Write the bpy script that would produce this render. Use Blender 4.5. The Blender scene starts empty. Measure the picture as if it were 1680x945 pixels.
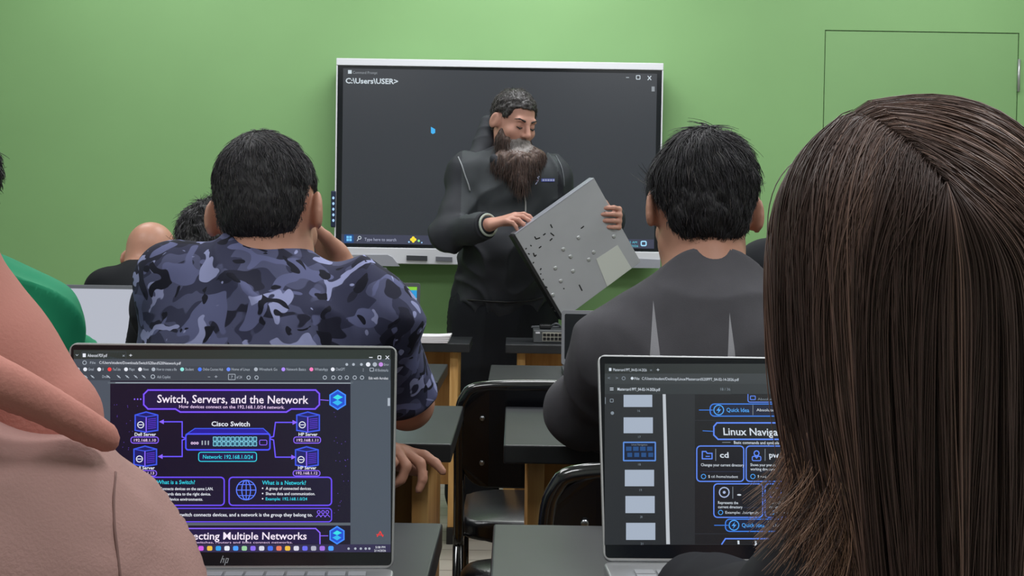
import bpy, bmesh, math, random
import numpy as np
from mathutils import Vector, Matrix, Euler
from mathutils.bvhtree import BVHTree

random.seed(7)
rng = np.random.default_rng(7)
S = bpy.context.scene
COL = S.collection

# ------------------------------------------------------------------ camera
FPX = 2100.0
CAMH = 1.07
PITCH = math.radians(1.57)
ROLL = math.radians(0.9)
cam = bpy.data.cameras.new('camera')
cam.sensor_fit = 'HORIZONTAL'
cam.sensor_width = 36.0
cam.lens = 36.0 * FPX / 1680.0
cam.clip_start = 0.05
cam_ob = bpy.data.objects.new('camera', cam)
COL.objects.link(cam_ob)
CR = Matrix.Rotation(math.pi / 2 - PITCH, 3, 'X') @ Matrix.Rotation(ROLL, 3, 'Z')
CP = Vector((0, 0, CAMH))
cam_ob.matrix_world = Matrix.Translation(CP) @ CR.to_4x4()
S.camera = cam_ob

# ------------------------------------------------------------------ colour management, world, lights
S.view_settings.view_transform = 'Standard'
S.view_settings.look = 'None'
S.view_settings.gamma = 1.0
S.view_settings.exposure = 0.0
S.view_settings.use_curve_mapping = False
W = bpy.data.worlds.new('room_air')
W.use_nodes = True
W.node_tree.nodes['Background'].inputs[0].default_value = (0.80, 0.86, 1.0, 1)
W.node_tree.nodes['Background'].inputs[1].default_value = 0.25
S.world = W
# ceiling lamps: (x, y, watts)
LAMPS = [(-1.7, 5.1, 20), (0.1, 5.1, 29), (2.0, 5.1, 17),
         (-1.6, 2.8, 24), (0.3, 2.8, 24), (2.1, 2.8, 24),
         (-1.2, 0.4, 26), (1.1, 0.4, 34)]
for lx, ly, lw in LAMPS:
    L = bpy.data.lights.new('lamp_light', 'AREA')
    L.shape = 'RECTANGLE'; L.size = 1.15; L.size_y = 0.55
    L.energy = lw; L.color = (0.97, 0.98, 1.0)
    lo = bpy.data.objects.new('lamp_light', L)
    lo.location = (lx, ly, 2.93)
    COL.objects.link(lo)

# ------------------------------------------------------------------ projection helpers
def ray(px, py):
    d = CR @ Vector(((px - 840.0) / FPX, (472.5 - py) / FPX, -1.0))
    return d
def at(px, py, D):
    """world point seen at pixel (px,py) at distance D along the view axis"""
    return CP + ray(px, py) * D
def on_plane(px, py, o, n):
    d = ray(px, py)
    return CP + d * ((o - CP).dot(n) / d.dot(n))

# ------------------------------------------------------------------ tagging
def tag(o, label=None, cat=None, group=None, kind=None):
    if label: o['label'] = label
    if cat: o['category'] = cat
    if group: o['group'] = group
    if kind: o['kind'] = kind
    return o
def empty(name, loc=(0, 0, 0), rz=0.0, label=None, cat=None, group=None):
    o = bpy.data.objects.new(name, None)
    o.empty_display_size = 0.1
    o.location = loc; o.rotation_euler = (0, 0, rz)
    COL.objects.link(o)
    return tag(o, label, cat, group)
def link(name, me, mats, parent=None, loc=None, rot=None):
    o = bpy.data.objects.new(name, me)
    if not isinstance(mats, (list, tuple)): mats = [mats]
    for m in mats: me.materials.append(m)
    COL.objects.link(o)
    if parent is not None: o.parent = parent
    if loc is not None: o.location = loc
    if rot is not None: o.rotation_euler = rot
    return o
def kids(o): return [c for c in COL.objects if c.parent == o]
def copy_tree(o, parent=None):
    c = o.copy(); COL.objects.link(c); c.parent = parent
    for ch in kids(o): copy_tree(ch, c)
    return c

# ------------------------------------------------------------------ materials
def lin(c):
    if isinstance(c, str):
        c = c.lstrip('#'); c = [int(c[i:i + 2], 16) / 255 for i in (0, 2, 4)]
    return tuple((v / 12.92 if v <= 0.04045 else ((v + 0.055) / 1.055) ** 2.4) for v in c)
def mat(name, col, rough=0.6, metal=0.0, spec=0.5, var=0.0, vscale=8.0, bump=0.0, bscale=60.0, sheen=0.0, stretch=None, coat=0.0):
    m = bpy.data.materials.new(name); m.use_nodes = True
    nt = m.node_tree; b = nt.nodes['Principled BSDF']
    c = lin(col)
    b.inputs['Base Color'].default_value = (*c, 1)
    b.inputs['Roughness'].default_value = rough
    b.inputs['Metallic'].default_value = metal
    b.inputs['Specular IOR Level'].default_value = spec
    b.inputs['Sheen Weight'].default_value = sheen
    b.inputs['Coat Weight'].default_value = coat
    tc = nt.nodes.new('ShaderNodeTexCoord'); mp = nt.nodes.new('ShaderNodeMapping')
    nt.links.new(tc.outputs['Object'], mp.inputs['Vector'])
    if stretch: mp.inputs['Scale'].default_value = stretch
    if var > 0:
        n = nt.nodes.new('ShaderNodeTexNoise'); n.inputs['Scale'].default_value = vscale; n.inputs['Detail'].default_value = 4
        nt.links.new(mp.outputs[0], n.inputs['Vector'])
        r = nt.nodes.new('ShaderNodeValToRGB')
        r.color_ramp.elements[0].position = 0.3; r.color_ramp.elements[1].position = 0.7
        r.color_ramp.elements[0].color = (*[v * (1 - var) for v in c], 1)
        r.color_ramp.elements[1].color = (*[min(1, v * (1 + var)) for v in c], 1)
        nt.links.new(n.outputs['Fac'], r.inputs['Fac']); nt.links.new(r.outputs['Color'], b.inputs['Base Color'])
    if bump > 0:
        n2 = nt.nodes.new('ShaderNodeTexNoise'); n2.inputs['Scale'].default_value = bscale; n2.inputs['Detail'].default_value = 3
        nt.links.new(mp.outputs[0], n2.inputs['Vector'])
        bp = nt.nodes.new('ShaderNodeBump'); bp.inputs['Strength'].default_value = bump; bp.inputs['Distance'].default_value = 0.01
        nt.links.new(n2.outputs['Fac'], bp.inputs['Height']); nt.links.new(bp.outputs[0], b.inputs['Normal'])
    return m
_em = {}
def emit(col, k=1.0):
    key = (col, k)
    if key in _em: return _em[key]
    m = bpy.data.materials.new('screen_light'); m.use_nodes = True
    b = m.node_tree.nodes['Principled BSDF']; c = lin(col)
    b.inputs['Base Color'].default_value = (0.004, 0.004, 0.005, 1)
    b.inputs['Roughness'].default_value = 0.25
    b.inputs['Emission Color'].default_value = (*c, 1)
    b.inputs['Emission Strength'].default_value = k
    _em[key] = m
    return m

def wood(name, c1, c2):
    m = bpy.data.materials.new(name); m.use_nodes = True
    nt = m.node_tree; b = nt.nodes['Principled BSDF']
    tc = nt.nodes.new('ShaderNodeTexCoord'); mp = nt.nodes.new('ShaderNodeMapping')
    mp.inputs['Scale'].default_value = (14, 14, 1.6)
    n = nt.nodes.new('ShaderNodeTexNoise'); n.inputs['Scale'].default_value = 2.2; n.inputs['Detail'].default_value = 6; n.inputs['Distortion'].default_value = 0.6
    r = nt.nodes.new('ShaderNodeValToRGB')
    r.color_ramp.elements[0].position = 0.35; r.color_ramp.elements[1].position = 0.68
    r.color_ramp.elements[0].color = (*lin(c1), 1); r.color_ramp.elements[1].color = (*lin(c2), 1)
    nt.links.new(tc.outputs['Object'], mp.inputs[0]); nt.links.new(mp.outputs[0], n.inputs['Vector'])
    nt.links.new(n.outputs['Fac'], r.inputs['Fac']); nt.links.new(r.outputs['Color'], b.inputs['Base Color'])
    b.inputs['Roughness'].default_value = 0.5
    return m

def camo_mat():
    m = bpy.data.materials.new('camouflage_jersey'); m.use_nodes = True
    nt = m.node_tree; b = nt.nodes['Principled BSDF']; b.inputs['Roughness'].default_value = 0.85
    b.inputs['Specular IOR Level'].default_value = 0.2
    tc = nt.nodes.new('ShaderNodeTexCoord')
    prev = None
    # (offset, scale, threshold, colour, stretch z)
    layers = [((0, 0, 0), 15, 0.49, '#525573', 1.3), ((5, 2, 1), 15, 0.565, '#28293a', 1.2),
              ((9, 1, 4), 17, 0.575, '#62668c', 1.2), ((1, 7, 3), 27, 0.625, '#979cc6', 1.1), ((4, 3, 8), 30, 0.655, '#1d1e2b', 1.0)]
    base = (*lin('#383a52'), 1)
    for off, sc, th, c, sz in layers:
        mp = nt.nodes.new('ShaderNodeMapping'); mp.inputs['Location'].default_value = off; mp.inputs['Scale'].default_value = (1, 1, sz)
        nt.links.new(tc.outputs['Object'], mp.inputs[0])
        n = nt.nodes.new('ShaderNodeTexNoise'); n.inputs['Scale'].default_value = sc; n.inputs['Detail'].default_value = 1.2; n.inputs['Roughness'].default_value = 0.35
        n.inputs['Distortion'].default_value = 0.8
        nt.links.new(mp.outputs[0], n.inputs['Vector'])
        mr = nt.nodes.new('ShaderNodeMapRange'); mr.inputs['From Min'].default_value = th; mr.inputs['From Max'].default_value = th + 0.012
        nt.links.new(n.outputs['Fac'], mr.inputs['Value'])
        mx = nt.nodes.new('ShaderNodeMix'); mx.data_type = 'RGBA'
        nt.links.new(mr.outputs[0], mx.inputs[0])
        if prev is None: mx.inputs[6].default_value = base
        else: nt.links.new(prev, mx.inputs[6])
        mx.inputs[7].default_value = (*lin(c), 1)
        prev = mx.outputs[2]
    nt.links.new(prev, b.inputs['Base Color'])
    return m

def sweat_mat(spikes):
    """charcoal washed sweatshirt with narrow pale spikes printed on the back (object space x, z, half width, height)"""
    m = mat('washed_charcoal_fleece', '#525156', 0.9, var=0.16, vscale=9, bump=0.12, bscale=900, spec=0.2)
    nt = m.node_tree; b = nt.nodes['Principled BSDF']
    src = b.inputs['Base Color'].links[0].from_socket
    tc = nt.nodes.new('ShaderNodeTexCoord'); sp = nt.nodes.new('ShaderNodeSeparateXYZ')
    nt.links.new(tc.outputs['Object'], sp.inputs[0])
    def M(op, a, c):
        n = nt.nodes.new('ShaderNodeMath'); n.operation = op
        for i, v in enumerate((a, c)):
            if isinstance(v, (int, float)): n.inputs[i].default_value = v
            elif v is not None: nt.links.new(v, n.inputs[i])
        return n.outputs[0]
    X, Y, Z = sp.outputs
    for x0, zt, hw, hh in spikes:
        dx = M('ABSOLUTE', M('SUBTRACT', X, x0), None)
        w = M('MULTIPLY', M('SUBTRACT', zt, Z), hw / hh)
        ins = M('GREATER_THAN', w, dx)
        ins = M('MULTIPLY', ins, M('LESS_THAN', Y, 0.10))
        ins = M('MULTIPLY', ins, M('GREATER_THAN', Z, zt - hh))
        mx = nt.nodes.new('ShaderNodeMix'); mx.data_type = 'RGBA'
        nt.links.new(ins, mx.inputs[0]); nt.links.new(src, mx.inputs[6]); mx.inputs[7].default_value = (*lin('#9a9aa0'), 1)
        src = mx.outputs[2]
    nt.links.new(src, b.inputs['Base Color'])
    return m

# ------------------------------------------------------------------ mesh helpers
def me_from_bm(bm, name, smooth=False):
    me = bpy.data.meshes.new(name); bm.to_mesh(me); bm.free()
    if smooth:
        me.polygons.foreach_set('use_smooth', [True] * len(me.polygons))
    return me
def add_box(bm, c, s, rot=None, bev=0.0, mi=0):
    g = bmesh.ops.create_cube(bm, size=1.0)
    M4 = Matrix.Translation(c) @ (rot.to_4x4() if rot is not None else Matrix.Identity(4)) @ Matrix.Diagonal((*s, 1))
    bmesh.ops.transform(bm, matrix=M4, verts=g['verts'])
    fs = set(f for v in g['verts'] for f in v.link_faces)
    for f in fs: f.material_index = mi
    if bev > 0:
        es = list(set(e for v in g['verts'] for e in v.link_edges))
        r = bmesh.ops.bevel(bm, geom=es, offset=bev, segments=3, affect='EDGES', profile=0.5)
        for f in r['faces']: f.material_index = mi
def box_obj(name, c, s, m, parent=None, bev=0.0, rot=None):
    bm = bmesh.new(); add_box(bm, (0, 0, 0), s, None, bev)
    o = link(name, me_from_bm(bm, name), m, parent, loc=c)
    if rot is not None: o.rotation_euler = rot
    return o
def add_tube(bm, pts, r, seg=10, mi=0, cap=True, closed=False):
    pts = [Vector(p) for p in pts]; n = len(pts)
    rs = r if isinstance(r, (list, tuple)) else [r] * n
    rings = []; prev = None
    for i, p in enumerate(pts):
        a = pts[(i - 1) % n] if (i > 0 or closed) else p
        b = pts[(i + 1) % n] if (i < n - 1 or closed) else p
        t = (b - a).normalized()
        if prev is None:
            u = t.orthogonal().normalized()
        else:
            u = (prev - t * prev.dot(t)).normalized()
        prev = u; v = t.cross(u)
        rings.append([bm.verts.new(p + (u * math.cos(2 * math.pi * k / seg) + v * math.sin(2 * math.pi * k / seg)) * rs[i]) for k in range(seg)])
    rng_ = range(n) if closed else range(n - 1)
    for i in rng_:
        A, B = rings[i], rings[(i + 1) % n]
        for k in range(seg):
            f = bm.faces.new((A[k], A[(k + 1) % seg], B[(k + 1) % seg], B[k])); f.smooth = True; f.material_index = mi
    if cap and not closed:
        bm.faces.new(rings[0][::-1]).material_index = mi; bm.faces.new(rings[-1]).material_index = mi
def smooth_path(pts, n=8):
    """Catmull-Rom through pts"""
    P = [Vector(p) for p in pts]; P = [P[0] * 2 - P[1]] + P + [P[-1] * 2 - P[-2]]
    out = []
    for i in range(1, len(P) - 2):
        for k in range(n):
            t = k / n; a, b, c, d = P[i - 1], P[i], P[i + 1], P[i + 2]
            out.append(0.5 * ((2 * b) + (c - a) * t + (2 * a - 5 * b + 4 * c - d) * t * t + (3 * b - a - 3 * c + d) * t ** 3))
    out.append(P[-2]); return out
def tube_obj(name, pts, r, m, parent=None, seg=10):
    bm = bmesh.new(); add_tube(bm, pts, r, seg)
    return link(name, me_from_bm(bm, name), m, parent)
def round_rect(w, h, r, seg=6):
    out = []
    for cx, cy, a0 in ((w / 2 - r, h / 2 - r, 0), (-w / 2 + r, h / 2 - r, 90), (-w / 2 + r, -h / 2 + r, 180), (w / 2 - r, -h / 2 + r, 270)):
        for k in range(seg + 1):
            a = math.radians(a0 + 90 * k / seg); out.append((cx + r * math.cos(a), cy + r * math.sin(a)))
    return out
def add_prism(bm, outline, y0, y1, fn=None, bev=0.0, mi=0):
    """outline in (x,z), extruded along y; fn maps a Vector"""
    fn = fn or (lambda v: v)
    A = [bm.verts.new(fn(Vector((x, y0, z)))) for x, z in outline]; B = [bm.verts.new(fn(Vector((x, y1, z)))) for x, z in outline]
    n = len(outline); fs = [bm.faces.new(A), bm.faces.new(B[::-1])]
    for i in range(n):
        f = bm.faces.new((A[i], B[i], B[(i + 1) % n], A[(i + 1) % n])); fs.append(f)
    for f in fs: f.material_index = mi
    if bev > 0:
        es = list(set(list(fs[0].edges) + list(fs[1].edges)))
        bmesh.ops.bevel(bm, geom=es, offset=bev, segments=3, affect='EDGES', profile=0.5)
def np_mesh(name, V, F, smooth=True, mi=None):
    me = bpy.data.meshes.new(name)
    V = np.asarray(V, np.float32); F = np.asarray(F, np.int32)
    k = F.shape[1]
    me.vertices.add(len(V)); me.vertices.foreach_set('co', V.ravel())
    me.loops.add(F.size); me.loops.foreach_set('vertex_index', F.ravel())
    me.polygons.add(len(F)); me.polygons.foreach_set('loop_start', np.arange(0, F.size, k, dtype=np.int32))
    if smooth: me.polygons.foreach_set('use_smooth', np.ones(len(F), bool))
    if mi is not None: me.polygons.foreach_set('material_index', np.asarray(mi, np.int32))
    me.update(calc_edges=True); me.validate()
    return me

# ------------------------------------------------------------------ signed distance sculpting (surface nets)
def v3(p): return np.array(p, np.float32)
class Prim: pass
def cap(a, b, r1, r2=None, k=0.02, sub=False):
    p = Prim(); a = v3(a); b = v3(b); r2 = r1 if r2 is None else r2
    p.k = k; p.sub = sub; R = max(r1, r2)
    p.lo = np.minimum(a, b) - R; p.hi = np.maximum(a, b) + R
    ab = b - a; L2 = float(ab @ ab) + 1e-12
    def f(X, Y, Z):
        t = np.clip(((X - a[0]) * ab[0] + (Y - a[1]) * ab[1] + (Z - a[2]) * ab[2]) / L2, 0, 1)
        return np.sqrt((X - a[0] - ab[0] * t) ** 2 + (Y - a[1] - ab[1] * t) ** 2 + (Z - a[2] - ab[2] * t) ** 2) - (r1 + (r2 - r1) * t)
    p.f = f; return p
def ell(c, r, R=None, k=0.02, sub=False, cut=None):
    """R: 3x3 with columns = local axes in world; cut(lx,ly,lz)->d (max)"""
    p = Prim(); c = v3(c); R = np.eye(3, dtype=np.float32) if R is None else np.array(R, np.float32)
    p.k = k; p.sub = sub; rr = v3(r)
    e = np.sqrt(((R * rr) ** 2).sum(1)); p.lo = c - e; p.hi = c + e
    def f(X, Y, Z):
        x, y, z = X - c[0], Y - c[1], Z - c[2]
        l = [x * R[0, i] + y * R[1, i] + z * R[2, i] for i in range(3)]
        k0 = np.sqrt((l[0] / rr[0]) ** 2 + (l[1] / rr[1]) ** 2 + (l[2] / rr[2]) ** 2)
        k1 = np.sqrt((l[0] / rr[0] ** 2) ** 2 + (l[1] / rr[1] ** 2) ** 2 + (l[2] / rr[2] ** 2) ** 2) + 1e-9
        d = k0 * (k0 - 1) / k1
        if cut is not None: d = np.maximum(d, cut(*l))
        return d
    p.f = f; return p
def noise3(P, seed=0):
    """smooth value noise in [-1,1], P (N,3)"""
    i = np.floor(P).astype(np.int64); f = P - i; f = f * f * (3 - 2 * f)
    def h(a):
        n = (a[:, 0] * 374761393 + a[:, 1] * 668265263 + a[:, 2] * 2147483647 + seed * 1274126177) & 0xffffffff
        n = ((n ^ (n >> 13)) * 1103515245) & 0xffffffff
        n = (n ^ (n >> 16)) & 0xffff
        return n / 32767.5 - 1
    out = 0
    for dx in (0, 1):
        for dy in (0, 1):
            for dz in (0, 1):
                w = (f[:, 0] if dx else 1 - f[:, 0]) * (f[:, 1] if dy else 1 - f[:, 1]) * (f[:, 2] if dz else 1 - f[:, 2])
                out = out + w * h(i + np.array([dx, dy, dz]))
    return out
def sculpt(prims, res, pad=0.012, disp=None, smooth=2):
    lo = np.min([p.lo for p in prims if not p.sub], 0) - pad; hi = np.max([p.hi for p in prims if not p.sub], 0) + pad
    n = np.ceil((hi - lo) / res).astype(int) + 1
    G = np.full(n, 1.0, np.float32)
    ax = [(lo[i] + res * np.arange(n[i])).astype(np.float32) for i in range(3)]
    for p in prims:
        m = p.k + 2.5 * res
        a = np.clip(np.floor((p.lo - m - lo) / res).astype(int), 0, n); b = np.clip(np.ceil((p.hi + m - lo) / res).astype(int) + 1, 0, n)
        if (b <= a).any(): continue
        sl = tuple(slice(a[i], b[i]) for i in range(3))
        d = p.f(ax[0][sl[0]][:, None, None], ax[1][sl[1]][None, :, None], ax[2][sl[2]][None, None, :])
        g = G[sl]; k = p.k
        if p.sub:
            d = -d; h = np.clip(0.5 - 0.5 * (d - g) / k, 0, 1)   # smooth max
            G[sl] = d * (1 - h) + g * h + k * h * (1 - h)
        else:
            h = np.clip(0.5 + 0.5 * (g - d) / k, 0, 1)
            G[sl] = g * (1 - h) + d * h - k * h * (1 - h)
    ins = G < 0
    c = [ins[i:n[0] - 1 + i, j:n[1] - 1 + j, k:n[2] - 1 + k] for i in (0, 1) for j in (0, 1) for k in (0, 1)]
    anyi = c[0].copy(); alli = c[0].copy()
    for q in c[1:]: anyi |= q; alli &= q
    act = np.argwhere(anyi & ~alli)
    idx = np.full(anyi.shape, -1, np.int32); idx[act[:, 0], act[:, 1], act[:, 2]] = np.arange(len(act))
    vals = {}
    for i in (0, 1):
        for j in (0, 1):
            for k in (0, 1):
                vals[(i, j, k)] = G[act[:, 0] + i, act[:, 1] + j, act[:, 2] + k]
    acc = np.zeros((len(act), 3)); cnt = np.zeros(len(act))
    for a in vals:
        for d in range(3):
            if a[d] == 0:
                b = list(a); b[d] = 1; b = tuple(b)
                va, vb = vals[a], vals[b]; m = (va < 0) != (vb < 0)
                t = np.where(m, va / np.where(m, va - vb, 1), 0)
                pt = np.tile(np.array(a, float), (len(act), 1)); pt[:, d] += t
                acc += pt * m[:, None]; cnt += m
    V = (act + acc / np.maximum(cnt, 1)[:, None]) * res + lo
    Fs = []
    for d in range(3):
        e1, e2 = (d + 1) % 3, (d + 2) % 3
        A = [slice(None)] * 3; B = [slice(None)] * 3
        A[d] = slice(0, n[d] - 1); B[d] = slice(1, n[d])
        a = ins[tuple(A)]; b = ins[tuple(B)]
        E = np.argwhere(a != b); sgn = a[E[:, 0], E[:, 1], E[:, 2]]
        ok = (E[:, e1] > 0) & (E[:, e2] > 0) & (E[:, e1] < n[e1] - 1) & (E[:, e2] < n[e2] - 1)
        E = E[ok]; sgn = sgn[ok]
        def cid(o1, o2):
            q = E.copy(); q[:, e1] -= o1; q[:, e2] -= o2
            return idx[q[:, 0], q[:, 1], q[:, 2]]
        F = np.stack([cid(1, 1), cid(0, 1), cid(0, 0), cid(1, 0)], 1)
        F[~sgn] = F[~sgn][:, ::-1]
        Fs.append(F)
    F = np.concatenate(Fs)
    F = F[(F >= 0).all(1)]
    def lap(V):
        s = np.zeros_like(V); ct = np.zeros(len(V))
        for a, b in ((0, 1), (1, 2), (2, 3), (3, 0)):
            for ii, jj in ((F[:, a], F[:, b]), (F[:, b], F[:, a])):
                for q in range(3): s[:, q] += np.bincount(ii, V[jj, q], len(V))
                ct += np.bincount(ii, minlength=len(V))
        return s / np.maximum(ct, 1)[:, None]
    for _ in range(smooth): V = V * 0.5 + lap(V) * 0.5
    if disp is not None:
        nn = np.cross(V[F[:, 1]] - V[F[:, 0]], V[F[:, 2]] - V[F[:, 0]])
        N = np.zeros_like(V)
        for a in range(4):
            for q in range(3): N[:, q] += np.bincount(F[:, a], nn[:, q], len(V))
        N /= np.linalg.norm(N, axis=1)[:, None] + 1e-9
        V = V + N * disp(V)[:, None]
    return V, F
def sculpt_obj(name, prims, res, m, parent=None, origin=(0, 0, 0), disp=None, smooth=2, mi=None):
    V, F = sculpt(prims, res, disp=disp, smooth=smooth)
    idx = mi(V[F].mean(1)) if mi is not None else None
    me = np_mesh(name, V - np.array(origin), F, True, idx)
    return link(name, me, m, parent), V, F
def bvh(V, F): return BVHTree.FromPolygons([tuple(v) for v in V.tolist()], F.tolist())
def surf(tree, px, py, off=0.002):
    d = ray(px, py).normalized(); h = tree.ray_cast(CP, d)
    return (h[0] + h[1] * off) if h[0] is not None else None

def folds(amp=0.006, freq=9, seed=1, dirs=(1, 1, 1), amp2=0.0, f2=22):
    D = np.array(dirs)
    def f(P):
        q = P * D * freq
        w = noise3(q * 0.5, seed + 9) * 1.2
        r = 1 - np.abs(noise3(q + w[:, None], seed))
        d = amp * (r ** 2 - 0.4)
        if amp2: d = d + amp2 * noise3(P * D * f2, seed + 3)
        return d
    return f

# ------------------------------------------------------------------ strands
def strand_mesh(paths, rad):
    """paths (N,M,3); rad (M,) or (N,M) -> V,F of three sided tubes"""
    N, M, _ = paths.shape
    T = np.gradient(paths, axis=1); T /= np.linalg.norm(T, axis=2, keepdims=True) + 1e-9
    ref = rng.normal(size=(N, 1, 3)); A = np.cross(T, ref); A /= np.linalg.norm(A, axis=2, keepdims=True) + 1e-9
    B = np.cross(T, A); R = np.broadcast_to(rad, (N, M))[..., None]
    V = np.stack([paths + R * (A * math.cos(a) + B * math.sin(a)) for a in (0, 2.094, 4.189)], 2)  # N,M,3,3
    base = (np.arange(N)[:, None, None] * M + np.arange(M - 1)[None, :, None]) * 3
    k = np.arange(3)[None, None, :]; k2 = (k + 1) % 3
    F = np.stack([base + k, base + k2, base + 3 + k2, base + 3 + k], -1).reshape(-1, 4)
    return V.reshape(-1, 3), F

# ------------------------------------------------------------------ flat drawing on screens
_tc = {}
def text_geo(s, bold=0.0):
    key = (s, bold)
    if key not in _tc:
        cu = bpy.data.curves.new('lettering', 'FONT'); cu.body = s; cu.size = 1.0; cu.resolution_u = 2; cu.offset = bold
        ob = bpy.data.objects.new('lettering', cu)
        me = bpy.data.meshes.new_from_object(ob)
        vs = [(v.co.x, v.co.y) for v in me.vertices]; fs = [tuple(p.vertices) for p in me.polygons]
        bpy.data.objects.remove(ob); bpy.data.meshes.remove(me); bpy.data.curves.remove(cu)
        x0 = min(v[0] for v in vs) if vs else 0; x1 = max(v[0] for v in vs) if vs else 1
        _tc[key] = (vs, fs, x0, x1)
    return _tc[key]
class Canvas:
    def __init__(self, o, ux, uz):
        self.o = Vector(o); self.ux = Vector(ux).normalized(); self.uz = Vector(uz).normalized(); self.n = self.ux.cross(self.uz) # towards the viewer
        self.V = []; self.F = []; self.M = []; self.mats = []
    def p(self, px, py):
        q = on_plane(px, py, self.o, self.n) - self.o
        return (q.dot(self.ux), q.dot(self.uz))
    def mi(self, m):
        if m not in self.mats: self.mats.append(m)
        return self.mats.index(m)
    def raw(self, pts2, faces, m, layer):
        b = len(self.V); h = 0.0003 + 0.00012 * layer
        for a, c in pts2: self.V.append(self.o + self.ux * a + self.uz * c + self.n * h)
        i = self.mi(m)
        for f in faces: self.F.append(tuple(b + k for k in f)); self.M.append(i)
    def poly(self, pts, m, layer=0):
        P = [self.p(*q) for q in pts]
        ar = sum(P[i][0] * P[(i + 1) % len(P)][1] - P[(i + 1) % len(P)][0] * P[i][1] for i in range(len(P)))
        if ar < 0: P = P[::-1]
        self.raw(P, [tuple(range(len(P)))], m, layer)
    def rect(self, x0, y0, x1, y1, m, layer=0): self.poly([(x0, y0), (x1, y0), (x1, y1), (x0, y1)], m, layer)
    def line(self, pts, w, m, layer=1, closed=False):
        P = [Vector(q) for q in pts]; n = len(P)
        for i in range(n if closed else n - 1):
            a, b = P[i], P[(i + 1) % n]; d = (b - a)
            if d.length < 1e-6: continue
            d.normalize(); e = Vector((-d.y, d.x)) * w / 2; a2, b2 = a - d * w * 0.35, b + d * w * 0.35
            self.poly([a2 + e, b2 + e, b2 - e, a2 - e], m, layer)
    def rr(self, x0, y0, x1, y1, r): 
        c = ((x0 + x1) / 2, (y0 + y1) / 2)
        return [(c[0] + a, c[1] + b) for a, b in round_rect(x1 - x0, y1 - y0, r, 4)]
    def frame(self, x0, y0, x1, y1, r, w, m, layer=1, fill=None):
        P = self.rr(x0, y0, x1, y1, r)
        if fill: self.poly(P, fill, layer - 0.5)
        self.line(P, w, m, layer, True)
    def disc(self, x, y, r, m, layer=2, n=14): self.poly([(x + r * math.cos(2 * math.pi * k / n), y + r * math.sin(2 * math.pi * k / n)) for k in range(n)], m, layer)
    def ring(self, x, y, r, w, m, layer=2, n=16, sx=1): self.line([(x + sx * r * math.cos(2 * math.pi * k / n), y + r * math.sin(2 * math.pi * k / n)) for k in range(n)], w, m, layer, True)
    def text(self, s, x0, x1, yb, capx, m, layer=3, bold=0.0):
        vs, fs, a, b = text_geo(s, bold)
        if not vs: return
        A = self.p(x0, yb); B = self.p(x1, yb); T = self.p(x0, yb - capx)
        sx = (B[0] - A[0]) / max(1e-6, b - a); sy = (T[1] - A[1]) / 0.70
        self.raw([(A[0] + (x - a) * sx, A[1] + y * sy) for x, y in vs], fs, m, layer)
    def build(self, name, parent, minv):
        me = bpy.data.meshes.new(name); me.from_pydata([minv @ v for v in self.V], [], self.F)
        me.polygons.foreach_set('material_index', self.M); me.update()
        return link(name, me, self.mats, parent)

# ------------------------------------------------------------------ materials of the room
M_WALL = mat('green_wall_paint', '#84ae74', 0.55, var=0.04, vscale=1.6, spec=0.35)
M_DOOR = mat('green_door_paint', '#82ab73', 0.5, var=0.03, vscale=2.0, spec=0.35)
M_WALL2 = mat('pale_wall_paint', '#b9bdb6', 0.8)
M_CEIL = mat('white_ceiling_tile', '#e6e6e2', 0.9)
M_BASE = mat('dark_baseboard', '#3b3f3b', 0.5)
M_BLKTOP = mat('black_laminate', '#2c2e31', 0.34, spec=0.35, var=0.1, vscale=30)
M_EDGE = mat('black_edge_band', '#17181b', 0.4)
M_WOOD = wood('oak_panel', '#bd8d50', '#dcb273')
M_WOOD2 = wood('oak_panel_grain', '#b08148', '#cda063')
M_CHAIR = mat('black_vinyl', '#14151a', 0.28, spec=0.6, bump=0.08, bscale=250)
M_TUBE = mat('black_gloss_tube', '#15161a', 0.16, spec=0.8, coat=0.5)
M_PLATE = mat('black_chair_panel', '#101116', 0.25, spec=0.5)
M_RIVET = mat('steel_rivet', '#a8abb0', 0.3, metal=1.0)
M_WHITE = mat('white_plastic', '#dcdde4', 0.4)
M_GREYP = mat('grey_plastic', '#9a9ca6', 0.5)
M_DGREY = mat('dark_grey_plastic', '#3c3e44', 0.5)
M_BEZ = mat('black_glass', '#12161c', 0.12, spec=0.5)
M_SILVER = mat('silver_aluminium', '#b4b6b8', 0.35, metal=0.6)
M_KEY = mat('silver_key', '#9c9ea2', 0.5)
M_PAPER = mat('white_paper', '#e2dfe4', 0.8)

# floor: pale vinyl planks
M_FLOOR = bpy.data.materials.new('pale_vinyl_planks'); M_FLOOR.use_nodes = True
nt = M_FLOOR.node_tree; b = nt.nodes['Principled BSDF']; b.inputs['Roughness'].default_value = 0.4
tc = nt.nodes.new('ShaderNodeTexCoord'); br = nt.nodes.new('ShaderNodeTexBrick')
br.inputs['Scale'].default_value = 1.0; br.inputs['Brick Width'].default_value = 0.9; br.inputs['Row Height'].default_value = 0.15; br.inputs['Mortar Size'].default_value = 0.003
br.inputs['Color1'].default_value = (*lin('#a9a49a'), 1); br.inputs['Color2'].default_value = (*lin('#9b958a'), 1); br.inputs['Mortar'].default_value = (*lin('#5d5850'), 1)
nt.links.new(tc.outputs['Object'], br.inputs['Vector']); nt.links.new(br.outputs['Color'], b.inputs['Base Color'])

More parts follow.
